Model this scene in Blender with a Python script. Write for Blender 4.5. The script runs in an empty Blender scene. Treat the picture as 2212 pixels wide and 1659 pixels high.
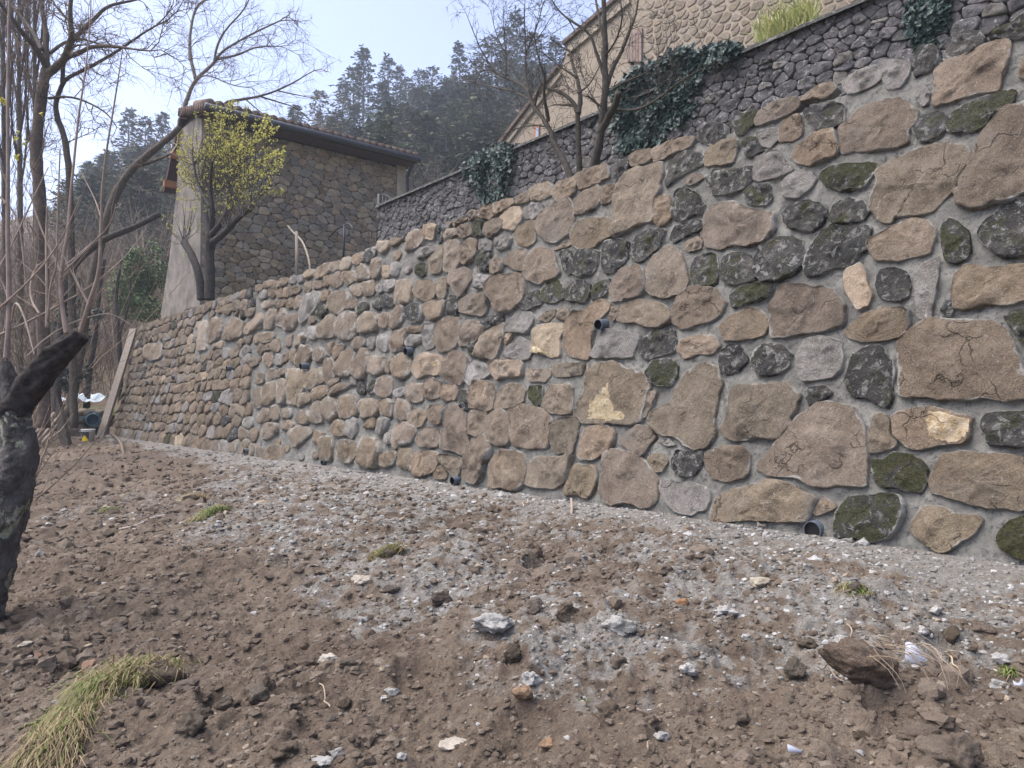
import bpy, math, random
import numpy as np
from mathutils import Vector, Matrix, noise as mn

random.seed(7)
C = bpy.context.scene.collection
SC = bpy.context.scene
R = math.radians

# ------------------------------------------------------------------ camera
EYE = Vector((0.0, 0.0, 1.5))
FPX, CX, CY = 1640.0, 1106.0, 829.5          # focal length and centre on a 2212 px wide picture
PITCH = math.atan((877.0 - CY) / FPX)
cam_d = bpy.data.cameras.new("camera")
cam_d.sensor_width = 36.0
cam_d.lens = 36.0 * FPX / 2212.0
cam_d.clip_start = 0.05
cam_d.clip_end = 3000.0
cam = bpy.data.objects.new("camera", cam_d)
cam.location = EYE
cam.rotation_euler = (math.pi / 2 + PITCH, 0, 0)
C.objects.link(cam)
SC.camera = cam

# ------------------------------------------------------------------ sky, sun, exposure
SUN_EL, SUN_AZ = R(60), R(-98)               # azimuth from +Y, clockwise seen from above
world = bpy.data.worlds.new("World")
SC.world = world
world.use_nodes = True
wn = world.node_tree
wn.nodes.clear()
sky = wn.nodes.new("ShaderNodeTexSky")
sky.sky_type = 'NISHITA'
sky.sun_disc = False
sky.sun_elevation = SUN_EL
sky.sun_rotation = SUN_AZ
sky.altitude = 500
sky.air_density = 1.0
sky.dust_density = 4.0
sky.ozone_density = 2.0
bg = wn.nodes.new("ShaderNodeBackground")
bg.inputs["Strength"].default_value = 0.08
wo = wn.nodes.new("ShaderNodeOutputWorld")
veil = wn.nodes.new("ShaderNodeHueSaturation")          # thin high haze: a paler sky all over
veil.inputs["Saturation"].default_value = 0.85
tint = wn.nodes.new("ShaderNodeMix"); tint.data_type = 'RGBA'; tint.blend_type = 'MULTIPLY'; tint.inputs[0].default_value = 1.0
tint.inputs[7].default_value = (1.04, 0.97, 1.03, 1)
wn.links.new(sky.outputs[0], veil.inputs["Color"])
wn.links.new(veil.outputs[0], tint.inputs[6])
wn.links.new(tint.outputs[2], bg.inputs["Color"])
wn.links.new(bg.outputs[0], wo.inputs["Surface"])
sun_d = bpy.data.lights.new("sun", 'SUN')
sun_d.energy = 1.5
sun_d.angle = R(62)
sun_d.color = (1.0, 0.95, 0.87)
sun = bpy.data.objects.new("sun", sun_d)
sd = Vector((math.sin(SUN_AZ) * math.cos(SUN_EL), math.cos(SUN_AZ) * math.cos(SUN_EL), math.sin(SUN_EL)))
sun.rotation_euler = sd.to_track_quat('Z', 'Y').to_euler()
sun.location = sd * 60
C.objects.link(sun)
SC.view_settings.view_transform = 'Standard'
SC.view_settings.look = 'None'
SC.view_settings.exposure = 2.17
SC.view_settings.gamma = 1.0
SC.view_settings.use_curve_mapping = False
SC.cycles.max_bounces = 6
SC.cycles.diffuse_bounces = 3
SC.cycles.transparent_max_bounces = 8

# ------------------------------------------------------------------ geometry of the view
_cp, _sp = math.cos(PITCH), math.sin(PITCH)
def ray(u, v):
    x = (u - CX) / FPX
    y = (CY - v) / FPX
    return Vector((x, _cp - y * _sp, _sp + y * _cp))
def to_u(p):
    d = Vector(p) - EYE
    f = d.y * _cp + d.z * _sp
    up = -d.y * _sp + d.z * _cp
    return (CX + FPX * d.x / f, CY - FPX * up / f)
def at_depth(u, v, depth):
    r = ray(u, v)
    return EYE + r * (depth / r.y)
W = ray(-207, 877); W.z = 0; W.normalize()          # along the walls, away to the left
N = Vector((W.y, -W.x, 0))                           # across the walls, away from the viewer
if N.y < 0: N = -N
ZUP = Vector((0, 0, 1))
D0, BAT, WALL_H = 5.07, 0.237, 3.48
BASE_Z = EYE.z - 0.915
S_END = 26.4
def wall_p(s, h, off=0.0):
    return Vector((0, 0, BASE_Z)) + W * s + N * (D0 + BAT * h) + ZUP * h + WN * off
WU = -W
WV = (N * BAT + ZUP).normalized()
WN = WU.cross(WV).normalized()
def wall_hit(u, v, off=0.0):
    r = ray(u, v)
    p0 = wall_p(0, 0, off)
    t = (p0 - EYE).dot(WN) / r.dot(WN)
    p = EYE + r * t
    q = p - p0
    return (q.dot(W), q.z)                            # s, h
def plane_hit(u, v, dd):
    """point on the vertical plane parallel to the walls at distance dd"""
    r = ray(u, v)
    t = dd / (r.dot(N))
    return EYE + r * t

# ------------------------------------------------------------------ numpy noise
def _hash(ix, iy, seed):
    h = (ix * 374761393 + iy * 668265263 + seed * 982451653) & 0xffffffff
    h = ((h ^ (h >> 13)) * 1274126177) & 0xffffffff
    return ((h ^ (h >> 16)) & 0xffff) / 65535.0
def vnoise(x, y, seed=0):
    x = np.asarray(x, float); y = np.asarray(y, float)
    ix = np.floor(x).astype(np.int64); iy = np.floor(y).astype(np.int64)
    fx = x - ix; fy = y - iy
    fx = fx * fx * fx * (fx * (fx * 6 - 15) + 10); fy = fy * fy * fy * (fy * (fy * 6 - 15) + 10)
    a = _hash(ix, iy, seed); b = _hash(ix + 1, iy, seed); c = _hash(ix, iy + 1, seed); d = _hash(ix + 1, iy + 1, seed)
    return (a + (b - a) * fx) * (1 - fy) + (c + (d - c) * fx) * fy - 0.5
def fbm(x, y, octv=4, seed=0, gain=0.5):
    s = 0; a = 1.0
    for i in range(octv):
        s = s + a * vnoise(x * 2 ** i + 17.3 * i, y * 2 ** i - 9.1 * i, seed + i)
        a *= gain
    return s

# ------------------------------------------------------------------ object helpers
WL = {}
def tag(o, label=None, cat=None, group=None, kind=None):
    if label: o['label'] = label
    if cat: o['category'] = cat
    if group: o['group'] = group
    if kind: o['kind'] = kind
    return o
def thing(name, label, cat, loc, group=None):
    o = bpy.data.objects.new(name, None)
    o.empty_display_size = 0.2
    C.objects.link(o)
    o.location = loc
    WL[o.name] = Vector(loc)
    return tag(o, label, cat, group)
def link(name, me, parent=None, origin=(0, 0, 0)):
    o = bpy.data.objects.new(name, me)
    C.objects.link(o)
    origin = Vector(origin)
    WL[o.name] = origin.copy()
    if parent is not None:
        o.parent = parent
        o.location = origin - WL[parent.name]
    else:
        o.location = origin
    return o
def mesh(name, verts, faces, mats, smooth=True, mat_idx=None):
    me = bpy.data.meshes.new(name)
    me.from_pydata([tuple(v) for v in verts], [], faces)
    for m in (mats if isinstance(mats, (list, tuple)) else [mats]):
        me.materials.append(m)
    if smooth:
        me.polygons.foreach_set('use_smooth', [True] * len(me.polygons))
    if mat_idx is not None:
        me.polygons.foreach_set('material_index', mat_idx)
    me.update()
    return me
def np_mesh(name, verts, faces, mats, smooth=False, mat_idx=None):
    """verts (n,3) array, faces (m,k) array of equal sized polygons"""
    me = bpy.data.meshes.new(name)
    verts = np.asarray(verts, np.float32); faces = np.asarray(faces, np.int32)
    m, k = faces.shape
    me.vertices.add(len(verts)); me.vertices.foreach_set('co', verts.ravel())
    me.loops.add(m * k); me.loops.foreach_set('vertex_index', faces.ravel())
    me.polygons.add(m)
    me.polygons.foreach_set('loop_start', np.arange(0, m * k, k, dtype=np.int32))
    for mm in (mats if isinstance(mats, (list, tuple)) else [mats]):
        me.materials.append(mm)
    me.polygons.foreach_set('use_smooth', np.full(m, smooth, dtype=bool))
    if mat_idx is not None:
        me.polygons.foreach_set('material_index', np.asarray(mat_idx, np.int32))
    me.update(calc_edges=True)
    return me
def simple(name, verts, faces, mat, parent=None, origin=None, smooth=False, **kw):
    """verts in world space"""
    vs = [Vector(v) for v in verts]
    if origin is None:
        origin = sum(vs, Vector()) / len(vs)
    origin = Vector(origin)
    return link(name, mesh(name, [v - origin for v in vs], faces, mat, smooth), parent, origin)
def box_vf(o, ax, ay, az):
    """box from corner o spanned by three vectors"""
    o = Vector(o); ax = Vector(ax); ay = Vector(ay); az = Vector(az)
    v = [o, o + ax, o + ax + ay, o + ay, o + az, o + ax + az, o + ax + ay + az, o + ay + az]
    f = [(0, 3, 2, 1), (4, 5, 6, 7), (0, 1, 5, 4), (1, 2, 6, 5), (2, 3, 7, 6), (3, 0, 4, 7)]
    if ax.cross(ay).dot(az) < 0:
        f = [tuple(reversed(q)) for q in f]
    return v, f

class Geo:
    """collects tubes and faces in world space, becomes one mesh"""
    def __init__(self): self.v = []; self.f = []; self.m = []
    def face(self, pts, mi=0):
        b = len(self.v); self.v.extend(pts); self.f.append(tuple(range(b, b + len(pts)))); self.m.append(mi)
    def add(self, v, f, mi=0):
        b = len(self.v); self.v.extend(v)
        for q in f:
            self.f.append(tuple(i + b for i in q)); self.m.append(mi)
    def tube(self, pts, rad, sides=4, cap=False, mi=0, bumpy=0.0, ridges=0.0):
        n = len(pts)
        if n < 2: return
        b = len(self.v)
        up = Vector((0.31, 0.17, 0.93))
        prev = None
        rphase = 7.0 + sides * .3
        for i, p in enumerate(pts):
            t = (pts[min(i + 1, n - 1)] - pts[max(i - 1, 0)])
            if t.length < 1e-9: t = Vector((0, 0, 1))
            t.normalize()
            if prev is None:
                a = t.cross(up)
                if a.length < 1e-4: a = t.cross(Vector((1, 0, 0)))
            else:
                a = prev - t * prev.dot(t)
                if a.length < 1e-5: a = t.cross(up)
            a.normalize(); prev = a
            c = t.cross(a)
            r = rad[i] if not isinstance(rad, (int, float)) else rad
            for k in range(sides):
                th = 2 * math.pi * k / sides
                rr = r
                if bumpy: rr = r * (1 + bumpy * mn.noise(Vector(p) * (0.9 / max(r, .02)) + Vector((math.cos(th) * 1.7, math.sin(th) * 1.7, 0))))
                if ridges:
                    q_ = Vector((math.cos(th), math.sin(th), 0))
                    tw_ = 2.2 * mn.noise(p * 5.0)
                    rr *= 1 + ridges * (.55 * math.sin(th * 5 + tw_ * 2 + 1.0) + .8 * mn.noise(p * 9 + q_ * 1.3) + .6 * mn.noise(p * 26 + q_ * 3.1) + .35 * mn.noise(p * 60 + q_ * 7))
                self.v.append(p + a * (math.cos(th) * rr) + c * (math.sin(th) * rr))
        for i in range(n - 1):
            for k in range(sides):
                k2 = (k + 1) % sides
                self.f.append((b + i * sides + k, b + i * sides + k2, b + (i + 1) * sides + k2, b + (i + 1) * sides + k)); self.m.append(mi)
        if cap:
            self.f.append(tuple(b + k for k in reversed(range(sides)))); self.m.append(mi)
            self.f.append(tuple(b + (n - 1) * sides + k for k in range(sides))); self.m.append(mi)
    def build(self, name, mats, parent=None, origin=None, smooth=True):
        if not self.v: return None
        if origin is None:
            origin = Vector(self.v[0])
        origin = Vector(origin)
        me = mesh(name, [(v[0] - origin.x, v[1] - origin.y, v[2] - origin.z) for v in self.v], self.f, mats, smooth,
                  self.m if isinstance(mats, (list, tuple)) and len(mats) > 1 else None)
        return link(name, me, parent, origin)

# ------------------------------------------------------------------ materials
class NT:
    def __init__(self, name):
        self.m = bpy.data.materials.new(name); self.m.use_nodes = True
        self.t = self.m.node_tree; self.t.nodes.clear()
        self.out = self.t.nodes.new("ShaderNodeOutputMaterial")
        self.b = self.t.nodes.new("ShaderNodeBsdfPrincipled")
        self.t.links.new(self.b.outputs[0], self.out.inputs[0])
        self.b.inputs["Roughness"].default_value = 0.9
        try: self.b.inputs["Specular IOR Level"].default_value = 0.25
        except Exception: pass
        self._rnd = None
    def n(self, t, **kw):
        x = self.t.nodes.new(t)
        for k, v in kw.items(): setattr(x, k, v)
        return x
    def l(self, a, b): self.t.links.new(a, b)
    def val(self, s, v):
        if hasattr(v, 'is_linked') or hasattr(v, 'links'): self.l(v, s)
        else: s.default_value = v
    def math(self, op, a, b=0.0, c=None, clamp=False):
        x = self.n("ShaderNodeMath", operation=op); x.use_clamp = clamp
        self.val(x.inputs[0], a); self.val(x.inputs[1], b)
        if c is not None: self.val(x.inputs[2], c)
        return x.outputs[0]
    def rnd(self):
        """a number that differs from piece to piece"""
        if self._rnd is None:
            oi = self.n("ShaderNodeObjectInfo"); g = self.n("ShaderNodeNewGeometry")
            self._rnd = self.math('FRACT', self.math('ADD', oi.outputs["Random"], g.outputs["Random Per Island"]))
        return self._rnd
    def coord(self, offset=True, stretch=None):
        tc = self.n("ShaderNodeTexCoord")
        o = tc.outputs["Object"]
        if stretch is not None:
            mp = self.n("ShaderNodeMapping"); mp.inputs["Scale"].default_value = stretch
            self.l(o, mp.inputs[0]); o = mp.outputs[0]
        if not offset: return o
        cb = self.n("ShaderNodeCombineXYZ")
        r = self.rnd()
        self.l(self.math('MULTIPLY', r, 37.0), cb.inputs[0]); self.l(self.math('MULTIPLY', r, 71.0), cb.inputs[1]); self.l(self.math('MULTIPLY', r, 53.0), cb.inputs[2])
        va = self.n("ShaderNodeVectorMath", operation='ADD')
        self.l(o, va.inputs[0]); self.l(cb.outputs[0], va.inputs[1])
        return va.outputs[0]
    def noise(self, vec, scale, detail=5, rough=0.6, dist=0.0):
        x = self.n("ShaderNodeTexNoise"); x.inputs["Scale"].default_value = scale
        x.inputs["Detail"].default_value = detail; x.inputs["Roughness"].default_value = rough; x.inputs["Distortion"].default_value = dist
        if vec is not None: self.l(vec, x.inputs["Vector"])
        return x.outputs[0]
    def voro(self, vec, scale, feature='F1', out="Distance"):
        x = self.n("ShaderNodeTexVoronoi", feature=feature); x.inputs["Scale"].default_value = scale
        self.l(vec, x.inputs["Vector"])
        return x.outputs[out]
    def ramp(self, fac, stops, interp='LINEAR'):
        x = self.n("ShaderNodeValToRGB"); cr = x.color_ramp; cr.interpolation = interp
        while len(cr.elements) < len(stops): cr.elements.new(0.5)
        for e, (p, c) in zip(cr.elements, stops):
            e.position = p
            e.color = (c, c, c, 1) if isinstance(c, (int, float)) else (*c, 1)
        self.l(fac, x.inputs[0])
        return x.outputs[0]
    def mix(self, fac, a, b, mode='MIX'):
        x = self.n("ShaderNodeMix", data_type='RGBA', blend_type=mode)
        self.val(x.inputs[0], fac)
        for s, v in ((x.inputs[6], a), (x.inputs[7], b)):
            if isinstance(v, tuple): s.default_value = (*v, 1)
            else: self.l(v, s)
        return x.outputs[2]
    def bump(self, h, strength=0.5, dist=0.02, prev=None):
        x = self.n("ShaderNodeBump"); x.inputs["Strength"].default_value = strength; x.inputs["Distance"].default_value = dist
        self.l(h, x.inputs["Height"])
        if prev is not None: self.l(prev, x.inputs["Normal"])
        return x.outputs[0]
    def done(self, col, normal=None, rough=None):
        if isinstance(col, tuple): self.b.inputs["Base Color"].default_value = (*col, 1)
        else: self.l(col, self.b.inputs["Base Color"])
        if normal is not None: self.l(normal, self.b.inputs["Normal"])
        if rough is not None: self.val(self.b.inputs["Roughness"], rough)
        return self.m
def hsv(t, col, r, hs=0.03, vs=0.35):
    """vary colour with the piece's random number"""
    x = t.n("ShaderNodeHueSaturation")
    t.l(col, x.inputs["Color"])
    t.l(t.math('MULTIPLY_ADD', t.math('FRACT', t.math('MULTIPLY', r, 7.31)), hs, 0.5 - hs / 2), x.inputs["Hue"])
    t.l(t.math('MULTIPLY_ADD', t.math('FRACT', t.math('MULTIPLY', r, 13.7)), 0.3, 0.85), x.inputs["Saturation"])
    t.l(t.math('MULTIPLY_ADD', t.math('FRACT', t.math('MULTIPLY', r, 3.17)), vs, 1 - vs / 2), x.inputs["Value"])
    return x.outputs[0]
def stone_mat(name, base, light, dark, bump=0.6, vs=0.35, scratch=0.5, mul=1.0, cracks=0.6):
    t = NT(name); v = t.coord(); r = t.rnd()
    n1 = t.noise(v, 3.6 * mul, 7, 0.66, 0.4); n2 = t.noise(v, 24 * mul, 6, 0.78); n3 = t.noise(v, 110 * mul, 3, 0.75)
    col = t.ramp(n1, [(0.3, dark), (0.48, base), (0.72, light)])
    col = t.mix(t.ramp(n2, [(0.36, 0.6), (0.56, 0.0)]), col, dark)
    col = t.mix(t.ramp(n3, [(0.54, 0.0), (0.66, 0.75)]), col, tuple(min(.6, x * 1.25) for x in light))
    col = t.mix(t.ramp(n3, [(0.3, 0.45), (0.42, 0.0)]), col, tuple(x * .55 for x in dark))
    h = t.math('ADD', t.math('MULTIPLY', n2, 0.8), t.math('MULTIPLY', n3, 0.5))
    if cracks:
        wv = t.n("ShaderNodeVectorMath", operation='MULTIPLY_ADD')
        nz = t.n("ShaderNodeTexNoise"); nz.inputs["Scale"].default_value = 6; nz.inputs["Detail"].default_value = 4; t.l(v, nz.inputs["Vector"])
        t.l(nz.outputs["Color"], wv.inputs[0]); wv.inputs[1].default_value = (.35, .35, .35); t.l(v, wv.inputs[2])
        ed = t.voro(wv.outputs[0], 2.6 * mul, 'DISTANCE_TO_EDGE')
        line = t.ramp(ed, [(0.0, 1.0), (0.022, 0.0)])
        line = t.math('MULTIPLY', line, t.ramp(t.noise(v, 2.2, 3), [(0.5, 0.0), (0.6, cracks)]))
        col = t.mix(line, col, tuple(x * .45 for x in dark))
        h = t.math('SUBTRACT', h, t.math('MULTIPLY', line, 1.2))
    if scratch:
        vs_ = t.coord(True, (3.0, 3.0, 0.8))
        sc = t.noise(vs_, 8.0 * mul, 5, 0.6, 1.4)
        col = t.mix(t.math('MULTIPLY', t.ramp(sc, [(0.63, 0.0), (0.7, scratch)]), t.ramp(n2, [(.45, 0.0), (.55, 1.0)])), col, (0.5, 0.49, 0.46))
    if cracks:
        n4 = t.noise(v, 1.7 * mul, 5, 0.6, 0.8)
        col = t.mix(t.math('MULTIPLY', t.ramp(n4, [(0.56, 0.0), (0.66, 0.65)]), t.ramp(n2, [(0.4, 0.2), (0.6, 1.0)])), col, (0.155, 0.148, 0.13))
        col = t.mix(t.math('MULTIPLY', t.ramp(n4, [(0.33, 0.6), (0.4, 0.0)]), t.ramp(n2, [(0.4, 0.3), (0.6, 1.0)])), col, tuple(x * .62 for x in dark))
    if cracks:
        pa = t.n("ShaderNodeAttribute"); pa.attribute_name = "pale"
        pk = t.ramp(t.math('ADD', pa.outputs["Fac"], t.math('MULTIPLY_ADD', t.noise(v, 14, 5, .7), .9, -.45)), [(.47, 0.0), (.53, .92)])
        col = t.mix(pk, col, t.ramp(n2, [(.35, (.24, .18, .1)), (.5, (.37, .3, .19)), (.65, (.46, .42, .34))]))
    col = hsv(t, col, r, 0.014, vs)
    if cracks: col = rim_mortar(t, col, v, n2)
    nb = t.bump(n1, bump, 0.08); nb = t.bump(h, bump * 1.2, 0.022, nb)
    return t.done(col, nb)
def rim_mortar(t, col, v, n2):
    at = t.n("ShaderNodeAttribute"); at.attribute_name = "rim"
    w = t.noise(v, 5.5, 5, 0.65)
    k = t.math('ADD', at.outputs["Fac"], t.math('ADD', t.math('MULTIPLY_ADD', w, 2.6, -1.5), t.math('MULTIPLY_ADD', n2, 1.3, -0.65)))
    return t.mix(t.ramp(k, [(0.6, 0.0), (0.85, 0.8)]), col, (0.28, 0.278, 0.256))
def lichen_mat(name, moss=0.0, bright=1.0):
    t = NT(name); v = t.coord(); r = t.rnd()
    n1 = t.noise(v, 7, 6, 0.65); n2 = t.noise(v, 15, 6, 0.7, 0.6); n3 = t.noise(v, 70, 4, 0.7); n4 = t.noise(v, 4.2, 6, 0.72, 0.5)
    col = t.ramp(n1, [(0.3, (0.013 * bright, 0.0135 * bright, 0.0135 * bright)), (0.55, (0.04 * bright, 0.039 * bright, 0.036 * bright)), (0.75, (0.1 * bright, 0.093 * bright, 0.082 * bright))])
    col = t.mix(t.ramp(n2, [(0.54, 0.0), (0.6, 0.75)]), col, (0.19 * bright, 0.192 * bright, 0.18 * bright))
    col = t.mix(t.ramp(n3, [(0.6, 0.0), (0.68, 0.4)]), col, (0.33, 0.33, 0.31))
    ms = t.ramp(t.math('ADD', n4, t.math('MULTIPLY', n3, 0.18)), [(0.67 - moss * 0.15, 0.0), (0.74 - moss * 0.15, 0.9)])
    mc = t.ramp(n3, [(0.35, (0.012, 0.014, 0.006)), (0.65, (0.05, 0.052, 0.02))])
    col = t.mix(ms, col, mc)
    col = hsv(t, col, r, 0.02, 0.3)
    col = rim_mortar(t, col, v, n2)
    h = t.math('ADD', n2, t.math('MULTIPLY', n3, 0.6))
    nb = t.bump(n1, 0.8, 0.06); nb = t.bump(h, 0.9, 0.03, nb)
    return t.done(col, nb)
M = {}
M['tan'] = stone_mat("tan_stone", (0.16, 0.128, 0.093), (0.245, 0.204, 0.156), (0.085, 0.067, 0.048), 0.9, 0.36, 0.4)
M['grey'] = stone_mat("grey_stone", (0.16, 0.15, 0.135), (0.26, 0.25, 0.235), (0.085, 0.08, 0.072), 0.75, 0.3, 0.5)
M['pale'] = stone_mat("pale_stone", (0.21, 0.172, 0.127), (0.3, 0.258, 0.202), (0.145, 0.113, 0.08), 0.55, 0.25, 0.3)
M['dark'] = lichen_mat("lichen_stone", 0.25)
M['moss'] = lichen_mat("mossy_stone", 1.0)
STONE_T = {'t': 'tan', 'g': 'grey', 'p': 'pale', 'd': 'dark', 'm': 'moss'}
def plain(name, col, rough=0.8, var=0.0, scale=8.0, bump=0.0, dark=0.7, offs=True, metal=0.0, stretch=None):
    t = NT(name); v = t.coord(offs, stretch)
    n1 = t.noise(v, scale, 5, 0.65)
    c = t.ramp(n1, [(0.3, tuple(x * dark for x in col)), (0.7, tuple(min(1, x * (2 - dark)) for x in col))])
    if var: c = hsv(t, c, t.rnd(), 0.03, var)
    t.b.inputs["Metallic"].default_value = metal
    nb = t.bump(t.noise(v, scale * 6, 4, 0.7), bump, 0.02) if bump else None
    return t.done(c, nb, rough)
def mortar_mat():
    t = NT("lime_mortar"); v = t.coord(False)
    n1 = t.noise(v, 1.6, 6, 0.7); n2 = t.noise(v, 17, 7, 0.8, 0.5); n3 = t.noise(v, 80, 4, 0.8)
    c = t.ramp(n1, [(0.3, (0.25, 0.248, 0.224)), (0.5, (0.325, 0.321, 0.288)), (0.72, (0.415, 0.41, 0.37))])
    c = t.mix(t.ramp(n2, [(0.36, 0.7), (0.5, 0.0)]), c, (0.1, 0.105, 0.102))
    c = t.mix(t.ramp(n3, [(0.6, 0.0), (0.7, 0.5)]), c, (0.42, 0.43, 0.42))
    pit = t.noise(v, 34, 3, 0.6, 0.8)
    pits = t.ramp(pit, [(0.33, 1.0), (0.42, 0.0)])
    c = t.mix(t.math('MULTIPLY', pits, 0.6), c, (0.085, 0.088, 0.084))
    big_ = t.noise(v, 6.0, 5, 0.7, 0.6)
    c = t.mix(t.ramp(big_, [(0.38, 0.45), (0.55, 0.0)]), c, (0.17, 0.172, 0.16))
    nb = t.bump(big_, 0.9, 0.12); nb = t.bump(t.math('SUBTRACT', n2, t.math('MULTIPLY', pits, 0.5)), 1.0, 0.1, nb); nb = t.bump(n3, 0.9, 0.03, nb)
    return t.done(c, nb)
M['mortar'] = mortar_mat()
M['bark'] = plain("brown_bark", (0.09, 0.075, 0.06), 0.95, 0.3, 14, 0.8, 0.6)
M['grey_bark'] = plain("grey_bark", (0.14, 0.125, 0.105), 0.95, 0.3, 14, 0.6, 0.6)
M['pale_shoot'] = plain("pale_shoot_bark", (0.27, 0.22, 0.18), 0.85, 0.3, 12, 0.3, 0.75)
M['dark_bark'] = plain("dark_bark", (0.05, 0.045, 0.04), 0.95, 0.2, 14, 0.8, 0.5)
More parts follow.
